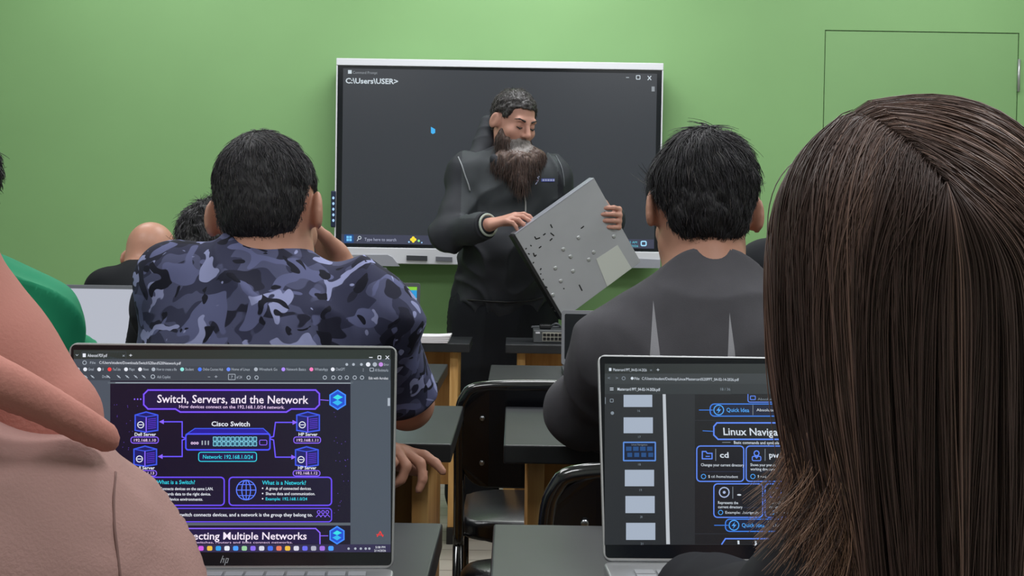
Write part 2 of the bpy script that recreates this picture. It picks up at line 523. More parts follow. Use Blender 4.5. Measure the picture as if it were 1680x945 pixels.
# ------------------------------------------------------------------ the room
XL, XR, YB, WY, ZC = -3.3, 3.2, -1.3, 5.95, 3.0
def struct(name, c, s, m): return tag(box_obj(name, c, s, m), kind='structure')
struct('floor', ((XL + XR) / 2, (YB + WY) / 2, -0.05), (XR - XL + 0.4, WY - YB + 0.4, 0.1), M_FLOOR)
struct('ceiling', ((XL + XR) / 2, (YB + WY) / 2, ZC + 0.05), (XR - XL + 0.4, WY - YB + 0.4, 0.1), M_CEIL)
struct('wall_left', (XL - 0.05, (YB + WY) / 2, ZC / 2), (0.1, WY - YB + 0.2, ZC), M_WALL2)
struct('wall_right', (XR + 0.05, (YB + WY) / 2, ZC / 2), (0.1, WY - YB + 0.2, ZC), M_WALL2)
struct('wall_back', ((XL + XR) / 2, YB - 0.05, ZC / 2), (XR - XL, 0.1, ZC), M_WALL2)
wo, wn = Vector((0, WY, 0)), Vector((0, -1, 0))
dl = on_plane(1355, 50, wo, wn); dr = on_plane(1671, 56, wo, wn)
DX0, DX1, DZ = dl.x, dr.x, (dl.z + dr.z) / 2
bm = bmesh.new()
g = 0.004
for x0, x1, z0, z1 in ((XL, DX0 - g, 0, ZC), (DX1 + g, XR, 0, ZC), (DX0 - g, DX1 + g, DZ + g, ZC)):
    add_box(bm, ((x0 + x1) / 2, WY + 0.05, (z0 + z1) / 2), (x1 - x0, 0.1, z1 - z0))
tag(link('wall_front', me_from_bm(bm, 'wall_front'), M_WALL), kind='structure')
d1 = empty('door_1', ((DX0 + DX1) / 2, WY + 0.02, 0)); tag(d1, kind='structure')
box_obj('door_leaf', (0, 0.003, DZ / 2 + 0.003), (DX1 - DX0, 0.04, DZ - 0.006), M_DOOR, d1)
hz = on_plane(1674, 124, wo, wn).z
for zz in (hz, 1.05, 0.25):
    h = tube_obj('hinge', [(0, 0, -0.075), (0, 0, 0.075)], 0.006, M_SILVER, d1, 12); h.location = ((DX1 - DX0) / 2 + 0.004, -0.026, zz)
hd = tube_obj('door_handle', [(-0.36, -0.02, 1.0), (-0.36, -0.07, 1.0), (-0.35, -0.075, 1.0), (-0.25, -0.075, 1.0)], 0.01, M_SILVER, d1, 12)
bm = bmesh.new(); add_box(bm, ((XL + DX0) / 2, WY - 0.008, 0.05), (DX0 - XL, 0.016, 0.1)); tag(link('baseboard_front', me_from_bm(bm, 'baseboard_front'), M_BASE), kind='structure')

# ------------------------------------------------------------------ interactive display on the wall
TY = WY - 0.13
to, tn = Vector((0, TY, 0)), Vector((0, -1, 0))
a = on_plane(552, 95, to, tn); c = on_plane(1088, 104, to, tn); e = on_plane(548, 430, to, tn); f_ = on_plane(1083, 441, to, tn)
tx0, tx1, tz1, tz0 = (a.x + e.x) / 2, (c.x + f_.x) / 2, (a.z + c.z) / 2, (e.z + f_.z) / 2
tcx, tcz = (tx0 + tx1) / 2, (tz0 + tz1) / 2; TW, TH = tx1 - tx0, tz1 - tz0
tv = empty('interactive_display', (tcx, TY, tz0), 0, 'large wall-mounted interactive display with white frame showing a dark command window', 'display')
def TL(x, z): return (x - tcx, z - tz0)
zs1 = on_plane(553, 107, to, tn).z; zs0 = on_plane(549, 405, to, tn).z
bm = bmesh.new(); add_box(bm, (0, 0.055, TH / 2), (TW - 0.01, 0.08, TH - 0.01), None, 0.008); link('casing', me_from_bm(bm, 'casing'), M_GREYP, tv)
bm = bmesh.new()
add_box(bm, (0, 0.012, (tz1 + zs1) / 2 - tz0), (TW, 0.03, tz1 - zs1), None, 0.003)
for s in (-1, 1): add_box(bm, (s * (TW / 2 - 0.003), 0.014, (zs0 + zs1) / 2 - tz0), (0.006, 0.03, zs1 - zs0), None, 0.001)
link('bezel', me_from_bm(bm, 'bezel'), M_WHITE, tv)
bm = bmesh.new(); add_box(bm, (0, 0.012, (zs0 + zs1) / 2 - tz0), (TW - 0.012, 0.016, zs1 - zs0)); link('screen', me_from_bm(bm, 'screen'), M_BEZ, tv)
tvinv = Matrix.Translation((-tcx, -TY, -tz0))
K = Canvas((tcx, TY + 0.004, tz0), (1, 0, 0), (0, 0, 1))
K.poly([(563, 112), (1078, 121), (1073, 408), (560, 399)], emit('#31353b', 1.0), 0)
K.poly([(560, 384), (1073, 393), (1073, 408), (560, 399)], emit('#3f4255', 1.0), 1)
w1 = emit('#c9d4dc', 1.0)
K.text('C:\\Users\\USER>', 567, 653, 136.5, 8.5, w1, 2, 0.025)
K.rect(571, 115, 577, 121, w1, 2); K.text('Command Prompt', 579, 619, 121, 4.5, emit('#8d949a', 1.0), 2)
K.text('-', 1027, 1032, 129, 6, w1, 2); K.frame(1044, 124, 1050, 130, 1, 1.2, w1, 2); K.line([(1063, 125), (1068, 131)], 1.4, w1, 2); K.line([(1068, 125), (1063, 131)], 1.4, w1, 2)
K.rect(1069, 142, 1074, 150, emit('#8d949a', 1.0), 2)
K.poly([(707, 208), (714, 212), (714, 218), (710, 220), (707, 218)], emit('#3fb0f0', 1.0), 2)
K.frame(565, 385, 580, 398, 2, 1, emit('#244a80', 1.0), 1.6, emit('#244a80', 1.0)); 
for i in (0, 1):
    for j in (0, 1): K.rect(568.5 + i * 4.6, 387 + j * 4.6, 572.5 + i * 4.6, 391 + j * 4.6, emit('#74c4f8', 1.0), 3)
K.ring(590, 390, 2.4, 1, w1, 2); K.line([(588, 392), (586, 395)], 1.1, w1, 2)
K.text('Type here to search', 598, 650, 395, 5, emit('#aeb4cc', 1.0), 2)
for k in range(4):
    aa = math.radians(90 * k); K.disc(678 + 2.8 * math.cos(aa), 393 + 2.8 * math.sin(aa), 2.4, emit('#ffe23a', 1.0), 2)
K.disc(687, 395, 2, emit('#8fe08f', 1.0), 2); K.disc(671, 397, 1.4, emit('#9fd0ff', 1.0), 2); K.disc(692, 398, 1.2, emit('#9fd0ff', 1.0), 2)
cy = emit('#62c8dd', 1.0)
K.text('10:42 AM', 1024, 1045, 399, 3.6, cy, 2); K.text('2/14/2026', 1024, 1047, 405, 3.6, cy, 2)
K.rect(1018, 394, 1021, 403, cy, 2); K.frame(1052, 396, 1060, 403, 2, 2, emit('#9fd6f5', 1.0), 2)
K.build('screen_image', tv, tvinv)
# bottom bar with speaker sections and port covers
zb = zs0 - tz0
bm = bmesh.new(); add_box(bm, (0, 0.010, zb / 2), (TW, 0.05, zb), None, 0.004); link('bottom_bar', me_from_bm(bm, 'bottom_bar'), M_WHITE, tv)
KB = Canvas((tcx, TY - 0.0155, tz0), (1, 0, 0), (0, 0, 1))
def plate(name, pts, m, th=0.004):
    P = [KB.p(*q) for q in pts]; bm = bmesh.new()
    add_prism(bm, P, -0.0155 - th, -0.0150); o = link(name, me_from_bm(bm, name), m, tv); return o
plate('speaker_grille', [(549, 418), (636, 418), (644, 422), (656, 437), (549, 435)], M_GREYP)
plate('speaker_grille', [(1000, 422), (1083, 426), (1083, 440), (985, 439)], M_GREYP)
plate('port_cover', [(667, 419), (701, 420), (701, 428), (667, 427)], M_DGREY)
plate('port_cover', [(715, 421), (742, 422), (742, 429), (715, 428)], mat('mid_grey_plastic', '#6d6f78', 0.5))
sp = on_plane(547, 343, to, tn)
box_obj('side_toolbar', (sp.x - tcx, 0.005, sp.z - tz0), (0.022, 0.03, 0.165), mat('navy_plastic', '#1d2a45', 0.4), tv, 0.005)
for k in range(5):
    q = on_plane(547.5, 325 + 9.2 * k, to, tn)
    bm = bmesh.new(); bmesh.ops.create_uvsphere(bm, u_segments=10, v_segments=6, radius=0.0055, matrix=Matrix.Diagonal((1, 0.4, 1.2, 1)))
    link('button_light', me_from_bm(bm, 'button_light', True), emit('#a9d4ff', 1.0), tv, loc=(q.x - tcx, -0.012, q.z - tz0))
# wall mount so the display is carried by the wall
box_obj('wall_bracket', (0, 0.110, TH / 2), (0.5, 0.032, 0.4), M_DGREY, tv)

# ------------------------------------------------------------------ desks
DTH = 0.032; DH = 0.74
def desk(x0, x1, y0, y1, label, gap_side):
    cx, cy = (x0 + x1) / 2, (y0 + y1) / 2; w, d = x1 - x0, y1 - y0
    t = empty('classroom_desk', (cx, cy, 0), 0, label, 'desk', 'two-person classroom desks')
    box_obj('desktop', (0, 0, DH - DTH / 2), (w, d, DTH), M_BLKTOP, t, 0.003)
    for s in (-1, 1):
        box_obj('side_panel', (s * (w / 2 - 0.058), 0.0, (DH - DTH) / 2 + 0.03), (0.03, d * 0.72, DH - DTH - 0.062), M_WOOD, t, 0.002)
        box_obj('plinth', (s * (w / 2 - 0.058), 0.0, 0.03), (0.036, d * 0.76, 0.06), M_EDGE, t, 0.002)
    bm = bmesh.new(); pw = (w - 0.15) / 5
    for k in range(5): add_box(bm, (-(w - 0.15) / 2 + pw * (k + 0.5), d * 0.24, 0.44), (pw - 0.003, 0.018, 0.52), None, 0.001)
    link('modesty_panel', me_from_bm(bm, 'modesty_panel'), M_WOOD2, t)
    return t
rows = {'A': (4.61, 4.99), 'B': (3.24, 3.76), 'C': (2.19, 2.74), 'D': (1.06, 1.55)}
lx = {'A': -0.15, 'B': -0.185, 'C': -0.10, 'D': -0.08}; rx = {'A': -0.02, 'B': -0.058, 'C': -0.01, 'D': -0.018}
dlab = {'A': 'front-row desk', 'B': 'second-row desk from the front', 'C': 'third-row desk from the front', 'D': 'nearest desk'}
for r in 'ABCD':
    y0, y1 = rows[r]
    desk(lx[r] - 1.35, lx[r], y0, y1, {'A': 'black-topped wooden desk under the white notebook, left of the standing man',
        'B': 'black-topped wooden desk carrying the laptop with the green and blue screen, left of the aisle',
        'C': 'black-topped wooden desk the camouflage-shirted person leans on, left of the aisle',
        'D': 'nearest black-topped desk on the left, under the laptop showing purple slides'}[r], 1)
    desk(rx[r], rx[r] + 1.35, y0, y1, {'A': 'black-topped wooden desk carrying the grey network switch, by the standing man',
        'B': 'black-topped wooden desk just behind the switch desk, right of the aisle',
        'C': 'black-topped wooden desk the charcoal-sweatshirt person leans on, right of the aisle',
        'D': 'nearest black-topped desk on the right, under the laptop with thumbnails'}[r], -1)

# ------------------------------------------------------------------ chairs
def make_chair(label):
    """faces +Y, origin on the floor under the seat centre; back at -Y"""
    t = empty('classroom_chair', (0, 0, 0), 0, label, 'chair', 'black steel-frame classroom chairs')
    sw = 0.21; r = 0.0125
    bm = bmesh.new(); add_prism(bm, round_rect(0.41, 0.40, 0.07, 6), 0.425, 0.47, lambda v: Vector((v.x, v.z, v.y)), 0.014)
    for v in bm.verts:
        if v.co.z > 0.46: v.co.z += 0.012 * (1 - (v.co.x / 0.2) ** 2) * (1 - (v.co.y / 0.2) ** 2)
    bmesh.ops.recalc_face_normals(bm, faces=bm.faces)
    link('seat', me_from_bm(bm, 'seat', True), M_CHAIR, t)
    tube_obj('seat_frame', smooth_path([(-sw, -0.2, 0.42), (-sw, 0.1, 0.42), (-0.17, 0.2, 0.42), (0.17, 0.2, 0.42), (sw, 0.1, 0.42), (sw, -0.2, 0.42)], 5), r * 0.9, M_TUBE, t)
    bf = [(-sw, -0.205, 0.42), (-sw, -0.215, 0.55), (-sw, -0.24, 0.70), (-sw + 0.012, -0.25, 0.755), (-sw + 0.05, -0.256, 0.778),
          (0, -0.262, 0.784), (sw - 0.05, -0.256, 0.778), (sw - 0.012, -0.25, 0.755), (sw, -0.24, 0.70), (sw, -0.215, 0.55), (sw, -0.205, 0.42)]
    tube_obj('back_frame', smooth_path(bf, 5), r, M_TUBE, t, 12)
    bm = bmesh.new()
    def bend(v):
        yy = -0.228 - (v.z - 0.62) * 0.16 - 0.02 * (1 - (v.x / 0.2) ** 2)
        return Vector((v.x, yy + v.y, v.z))
    ol = [(x, z + 0.664) for x, z in round_rect(0.412, 0.222, 0.06, 6)]
    add_prism(bm, ol, -0.008, 0.012, bend, 0.004)
    bmesh.ops.triangulate(bm, faces=[f for f in bm.faces if len(f.verts) > 4])
    bmesh.ops.recalc_face_normals(bm, faces=bm.faces)
    link('backrest', me_from_bm(bm, 'backrest'), M_PLATE, t)
    for x in (-0.16, 0.16):
        for z in (0.61, 0.71):
            bm = bmesh.new(); bmesh.ops.create_uvsphere(bm, u_segments=10, v_segments=6, radius=0.006, matrix=Matrix.Diagonal((1, 0.5, 1, 1)))
            p = bend(Vector((x, -0.009, z)))
            link('rivet', me_from_bm(bm, 'rivet', True), M_RIVET, t, loc=p)
    for s in (-1, 1):
        lg = tube_obj('leg', [(s * sw, -0.205, 0.42), (s * sw, -0.23, 0.2), (s * (sw + 0.004), -0.25, 0.012)], r, M_TUBE, t)
        tube_obj('foot_cap', [(s * (sw + 0.004), -0.249, 0.03), (s * (sw + 0.004), -0.251, 0.0)], r * 1.3, M_EDGE, lg)
        lg = tube_obj('leg', [(s * sw, 0.12, 0.42), (s * sw, 0.17, 0.2), (s * (sw + 0.004), 0.19, 0.012)], r, M_TUBE, t)
        tube_obj('foot_cap', [(s * (sw + 0.004), 0.189, 0.03), (s * (sw + 0.004), 0.191, 0.0)], r * 1.3, M_EDGE, lg)
        tube_obj('stretcher', [(s * sw, -0.235, 0.17), (s * sw, 0.176, 0.17)], r * 0.6, M_TUBE, t)
    return t
CH0 = make_chair('empty black steel-frame chair with vinyl seat standing in the aisle gap')
CH0.location = (0.10, 3.03, 0)
CH0.rotation_euler.z = 0.0
def chair(x, y, rz, label):
    c = copy_tree(CH0); c.location = (x, y, 0); c.rotation_euler.z = rz; c['label'] = label; return c

# small tall stool between the rows
st = empty('stool', (-0.012, 2.2, 0), 0, 'small black round stool between the rows, half hidden by the nearest right-hand desk', 'stool')
bm = bmesh.new()
prof = [(0, 0.532), (0.045, 0.531), (0.060, 0.527), (0.069, 0.516), (0.07, 0.502), (0.066, 0.494), (0, 0.494)]
prev = None; seg = 40
for rr_, z in prof:
    ring = [bm.verts.new((rr_ * math.cos(2 * math.pi * k / seg), rr_ * math.sin(2 * math.pi * k / seg), z)) for k in range(seg)]
    if prev: 
        for k in range(seg): bm.faces.new((prev[k], prev[(k + 1) % seg], ring[(k + 1) % seg], ring[k]))
    prev = ring
bmesh.ops.remove_doubles(bm, verts=bm.verts, dist=1e-5); bmesh.ops.recalc_face_normals(bm, faces=bm.faces)
link('seat', me_from_bm(bm, 'seat', True), M_CHAIR, st)
for k in range(4):
    a = math.pi / 4 + k * math.pi / 2
    tube_obj('leg', [(0.045 * math.cos(a), 0.045 * math.sin(a), 0.496), (0.062 * math.cos(a), 0.062 * math.sin(a), 0.0)], 0.008, M_TUBE, st)

# ------------------------------------------------------------------ people
SKIN = mat('skin', '#c29080', 0.5, var=0.06, vscale=14, spec=0.35)
SKIN_D = mat('tan_skin', '#b98873', 0.5, var=0.07, vscale=14, spec=0.35)
SKIN_B = mat('bald_scalp_skin', '#bf8d78', 0.42, var=0.06, vscale=20, spec=0.4)
HAIR_K = mat('black_hair', '#232225', 0.5, spec=0.45)
HAIR_K2 = mat('black_hair_light', '#3b393f', 0.45, spec=0.5)
HAIR_G = mat('greying_hair', '#5c5654', 0.5, spec=0.4)
HAIR_G2 = mat('grey_hair', '#8b8583', 0.5, spec=0.4)
HAIR_B = mat('dark_brown_hair', '#2c2423', 0.45, spec=0.4)
HAIR_B2 = mat('brown_beard_hair', '#55423b', 0.5, spec=0.35)
JEANS = mat('grey_denim', '#4b4e58', 0.9, var=0.1, vscale=40, bump=0.2, bscale=400)
DARKTR = mat('dark_trousers', '#1f2127', 0.85, spec=0.2)
SHOE = mat('black_shoe', '#131317', 0.4)

def frame(yaw=0, pitch=0, roll=0):
    """columns: right, forward, up; yaw about z, pitch (nose down positive), roll towards own right"""
    R = Matrix.Rotation(math.radians(yaw), 3, 'Z') @ Matrix.Rotation(-math.radians(pitch), 3, 'X') @ Matrix.Rotation(math.radians(roll), 3, 'Y')
    return np.array(R)
def unit(v): v = np.array(v, float); return v / np.linalg.norm(v)

def head_prims(c, R, scale=1.0, face=True, neckto=None, neckr=0.052):
    c = np.array(c, float); s = scale
    def P(x, y, z): return c + R @ (np.array([x, y, z]) * s)
    def C(a, b, r1, r2=None, k=0.01, sub=False): return cap(P(*a), P(*b), r1 * s, (r2 if r2 else r1) * s, k * s, sub)
    def E(a, r, k=0.015, sub=False, Q=None): return ell(P(*a), np.array(r) * s, R if Q is None else R @ Q, k * s, sub)
    L = [E((0, -0.012, 0.028), (0.073, 0.094, 0.088)), E((0, 0.028, -0.035), (0.060, 0.066, 0.078), 0.03), E((0, 0.062, -0.088), (0.030, 0.026, 0.022), 0.03),
         C((-0.045, 0.005, -0.062), (-0.02, 0.06, -0.09), 0.02, 0.018, 0.03), C((0.045, 0.005, -0.062), (0.02, 0.06, -0.09), 0.02, 0.018, 0.03)]
    if neckto is not None:
        L.append(cap(P(0, -0.025, -0.045), neckto, 0.052 * s, neckr, 0.03))
    if face:
        L += [C((-0.034, 0.078, 0.022), (0.034, 0.078, 0.022), 0.0125, None, 0.015)]
        for q in (-1, 1):
            L += [E((q * 0.032, 0.094, 0.004), (0.019, 0.014, 0.013), 0.012, True), E((q * 0.031, 0.074, 0.003), (0.0145, 0.0135, 0.0125), 0.004),
                  E((q * 0.041, 0.062, -0.028), (0.021, 0.022, 0.02), 0.02)]
        L += [C((0, 0.089, 0.012), (0, 0.112, -0.027), 0.008, 0.0115, 0.012), E((-0.013, 0.098, -0.031), (0.0085, 0.011, 0.008), 0.007), E((0.013, 0.098, -0.031), (0.0085, 0.011, 0.008), 0.007),
              E((0, 0.086, -0.057), (0.024, 0.012, 0.007), 0.006), E((0, 0.084, -0.070), (0.021, 0.012, 0.008), 0.006), C((-0.022, 0.094, -0.0632), (0.022, 0.094, -0.0632), 0.0022, None, 0.004, True)]
    for q in (-1, 1):
        Q = np.array(Euler((math.radians(-12), 0, math.radians(q * 22))).to_matrix())
        L += [E((q * 0.083, -0.012, -0.008), (0.008, 0.020, 0.033), 0.006, False, Q), E((q * 0.092, -0.006, -0.006), (0.006, 0.011, 0.02), 0.005, True, Q),
              E((q * 0.072, 0.0, -0.01), (0.010, 0.013, 0.022), 0.008)]
    return L

def hand_prims(w, f, n, thumb, curl=(25, 35, 20), tc=(35, 0.5), s=1.0, spread=6, curls=None):
    """w wrist, f finger direction, n palm normal (direction the palm faces), thumb +1/-1 side along f x n"""
    w = np.array(w, float); f = unit(f); n = np.array(n, float); n = unit(n - f * (n @ f)); t = np.cross(f, n) * thumb
    L = []
    fl = [0.070, 0.078, 0.072, 0.056]
    for i in range(4):
        off = (1.5 - i) * 0.0205
        mcp = w + s * (f * (0.088 - 0.004 * abs(i - 1)) + t * off - n * 0.002)
        L.append(cap(w + s * (f * 0.012 + t * off * 0.65), mcp, 0.0135 * s, 0.0105 * s, 0.012 * s))
        c3 = curls[i] if curls else curl
        a = 0; p = mcp; sp = math.radians((1.5 - i) * spread)
        fd = f * math.cos(sp) + t * math.sin(sp)
        for j, (seg_, ang) in enumerate(zip((0.46, 0.30, 0.24), c3)):
            a += math.radians(ang); d = fd * math.cos(a) + n * math.sin(a)
            q = p + d * fl[i] * s * seg_
            r = [0.0094, 0.0084, 0.0076, 0.0066]
            L.append(cap(p, q, r[j] * s * (0.9 if i == 3 else 1), r[j + 1] * s * (0.9 if i == 3 else 1), 0.004))
            p = q
    ang, cl = tc; a = math.radians(ang)
    b0 = w + s * (f * 0.022 + t * 0.024 + n * 0.006)
    d = unit(f * math.cos(a) + t * math.sin(a) + n * cl)
    b1 = b0 + d * 0.040 * s; d2 = unit(d + f * 0.35 + n * cl * 0.4); b2 = b1 + d2 * 0.032 * s; b3 = b2 + unit(d2 + f * 0.25) * 0.024 * s
    L += [cap(b0, b1, 0.0155 * s, 0.0115 * s, 0.012), cap(b1, b2, 0.0112 * s, 0.0098 * s, 0.004), cap(b2, b3, 0.0098 * s, 0.0078 * s, 0.004)]
    return L

def axes(J):
    up = unit(np.array(J['neck']) - np.array(J['hip'])); r = np.array(J['shR'], float) - np.array(J['shL'], float)
    r = unit(r - up * (r @ up)); fwd = np.cross(up, r)
    return np.stack([r, fwd, up], 1)
def torso(J, g=0.0, k=0.04, fat=1.0, belly=0.0, low=True):
    A = axes(J); n_, h_ = np.array(J['neck'], float), np.array(J['hip'], float); U = n_ - h_; ln = np.linalg.norm(U)
    sw = np.linalg.norm(np.array(J['shR'], float) - np.array(J['shL'], float)) / 2
    P = lambda t, y=0: h_ + U * t + A[:, 1] * y
    L = [ell(P(0.72), (sw * 0.93 * fat + g, 0.105 * fat + g, ln * 0.34), A, k), ell(P(0.42), (sw * 0.82 * fat + g, 0.10 * fat + g, ln * 0.34), A, k),
         ell(P(0.1), (sw * 0.90 * fat + g, 0.115 * fat + g, ln * 0.28), A, k)]
    if belly: L.append(ell(P(0.35, 0.05), (sw * 0.8 + g, 0.10 + belly + g, ln * 0.3), A, k))
    for s in ('shL', 'shR'):
        sh = np.array(J[s], float); nb = n_ - A[:, 2] * 0.045
        L.append(cap(nb + A[:, 1] * 0.0, sh + A[:, 2] * 0.005, 0.045 + g, 0.052 + g, k))
        L.append(cap(P(0.62), sh, 0.07 + g, 0.056 + g, k))
    return L
def arm(J, sd, g=0.0, r=(0.052, 0.040, 0.036, 0.026), k=0.02, upto=1.0, fore=True):
    sh, el, wr = (np.array(J[q + sd], float) for q in ('sh', 'el', 'wr'))
    L = [cap(sh, sh + (el - sh) * upto, r[0] + g, (r[0] + (r[1] - r[0]) * upto) + g, k)]
    if fore: L += [cap(el, wr, r[2] + g, r[3] + g, k), ell(el, (r[1] + g,) * 3, None, k)]
    return L
def legs(J, g=0.0, k=0.03, foot=True, r=(0.080, 0.056, 0.05, 0.036)):
    L = []
    h = np.array(J['hip'], float); A = axes(J)
    for s, sd in ((-1, 'L'), (1, 'R')):
        kn, an = np.array(J['kn' + sd], float), np.array(J['an' + sd], float); hp = h + A[:, 0] * s * 0.09 - A[:, 2] * 0.02
        L += [cap(hp, kn, r[0] + g, r[1] + g, k), cap(kn, an, r[2] + g, r[3] + g, k)]
        if foot:
            fd = np.array(J.get('fdir', (0, 1, 0)), float)
            L += [cap(an + np.array([0, 0, -0.035]), an + fd * 0.13 + np.array([0, 0, -0.045]), 0.038, 0.027, 0.02)]
    return L
def shoes(J, parent, org, m):
    fd = np.array(J.get('fdir', (0, 1, 0)), float)
    for sd in 'LR':
        an = np.array(J['an' + sd], float); z = lambda v, h: np.array([v[0], v[1], h])
        pr = [cap(z(an - fd * 0.03, 0.042), z(an + fd * 0.15, 0.034), 0.046, 0.040, 0.02), cap(z(an, 0.05), z(an, 0.10), 0.044, 0.042, 0.02)]
        def flat(V): return np.zeros(len(V))
        V, F = sculpt(pr, 0.006); V[:, 2] = np.maximum(V[:, 2], 0.001)
        link('shoe', np_mesh('shoe', V - np.array(org), F), m, parent)

def hair_cut(line, s=1.0):
    ys = np.array([q[0] for q in line]) * s; zs = np.array([q[1] for q in line]) * s
    def f(x, y, z): return (np.interp(y, ys, zs).astype(np.float32) - z) * 0.8 + 0 * x
    return f
MALE_LINE = [(-0.12, -0.075), (-0.06, -0.072), (-0.045, -0.05), (-0.034, 0.03), (0.016, 0.034), (0.018, -0.01), (0.034, -0.012), (0.042, 0.03), (0.06, 0.062), (0.12, 0.066)]
def short_hair(c, R, mats, probs, parent, org, n=5000, length=(0.012, 0.02), thick=0.009, line=MALE_LINE, crown=(0.0, -0.05, 0.09), lift=0.35, s=1.0, rad=0.0006,
               lenfn=None, name='hair', swirl=0.5, rough=0.004, dens_top=True, radii=(0.073, 0.094, 0.088)):
    cut = hair_cut(line, s); rr = np.array(radii) * s; hc = c + R @ (np.array([0, -0.012, 0.028]) * s)
    line_c = [(a + 0.012, b - 0.028) for a, b in line]; cutc = hair_cut(line_c, s)
    base = sculpt([ell(hc, rr + thick, R, 0.005, cut=cutc), ell(hc + R @ np.array([0, -0.02, -0.05]) * s, np.array([0.058, 0.066, 0.055]) * s + thick * 0.6, R, 0.02, cut=hair_cut([(a + 0.032, b + 0.022) for a, b in line], s))],
                  0.004, disp=lambda P: rough * noise3(P * 60, 4) + rough * 0.7 * noise3(P * 130, 5))
    # strands rooted on the cap surface
    BV, BF = base
    fn = np.cross(BV[BF[:, 1]] - BV[BF[:, 0]], BV[BF[:, 2]] - BV[BF[:, 0]]); BN = np.zeros_like(BV)
    for q4 in range(4):
        for q in range(3): BN[:, q] += np.bincount(BF[:, q4], fn[:, q], len(BV))
    BN /= np.linalg.norm(BN, axis=1)[:, None] + 1e-9
    Lv = (BV - hc) @ R; Ln = BN @ R
    outw = (Ln * unit((0, 0, 0.0001)) * 0).sum(1) + ((Lv - np.array([0, 0, -0.02])) * Ln).sum(1) > 0
    pool = np.nonzero(outw)[0]; pick = rng.choice(pool, n)
    fr = np.clip((Lv[pick][:, 1] - 0.01) / 0.05, 0, 1)
    L = Lv[pick] + rng.normal(0, 0.0015, (n, 3)); nrm = Ln[pick]
    cw = np.array(crown) * s - np.array([0, -0.012, 0.028]) * s
    t = L - cw; ds = np.linalg.norm(t, axis=1)
    t = t / (ds[:, None] + 1e-6) + np.array([0, 0, -1.0]) * np.clip(ds - 0.03, 0, 0.08)[:, None] * 8
    t += np.cross(nrm, t) * swirl * np.exp(-ds / (0.04 * s))[:, None]
    cl = noise3(L * 70, 11)[:, None] * np.cross(nrm, t) * 0.5
    t = t + cl + rng.normal(size=t.shape) * 0.16
    t -= nrm * (t * nrm).sum(1)[:, None]; t /= np.linalg.norm(t, axis=1)[:, None] + 1e-6
    ln = rng.uniform(*length, size=n) * s
    if lenfn is not None: ln = ln * lenfn(L / s)
    ln = ln * (1 - 0.55 * fr)
    M = 6; paths = np.zeros((n, M, 3)); lf = lift * rng.uniform(0.4, 1.3, size=n)
    for j in range(M):
        q = j / (M - 1)
        paths[:, j] = L + t * (ln * q)[:, None] + nrm * (ln * (lf * q - 0.55 * lf * q * q) - ln ** 2 * q * q * 5.0)[:, None]
    W_ = paths @ R.T + hc
    V2, F2 = strand_mesh(W_, np.linspace(1, 0.35, M) * rad)
    ch = rng.choice(len(mats), size=len(L), p=probs)
    mi = np.concatenate([np.zeros(len(base[1]), int), np.repeat(ch, (M - 1) * 3)])
    V = np.concatenate([base[0], V2]); F = np.concatenate([base[1], F2 + len(base[0])])
    return link(name, np_mesh(name, V - np.array(org), F, True, mi), mats, parent)

def sit(cx, cy, hz, neck, sh, hipy=None, kny=0.42, spread=0.11):
    """seated joints facing +Y"""
    hy = cy if hipy is None else hipy
    return dict(hip=(cx, hy, 0.53), neck=neck, shL=sh[0], shR=sh[1], knL=(cx - spread, hy + kny, 0.50), knR=(cx + spread, hy + kny, 0.50),
                anL=(cx - spread, hy + kny + 0.02, 0.10), anR=(cx + spread, hy + kny + 0.02, 0.10))
W3 = lambda px, py, D: np.array(at(px, py, D))

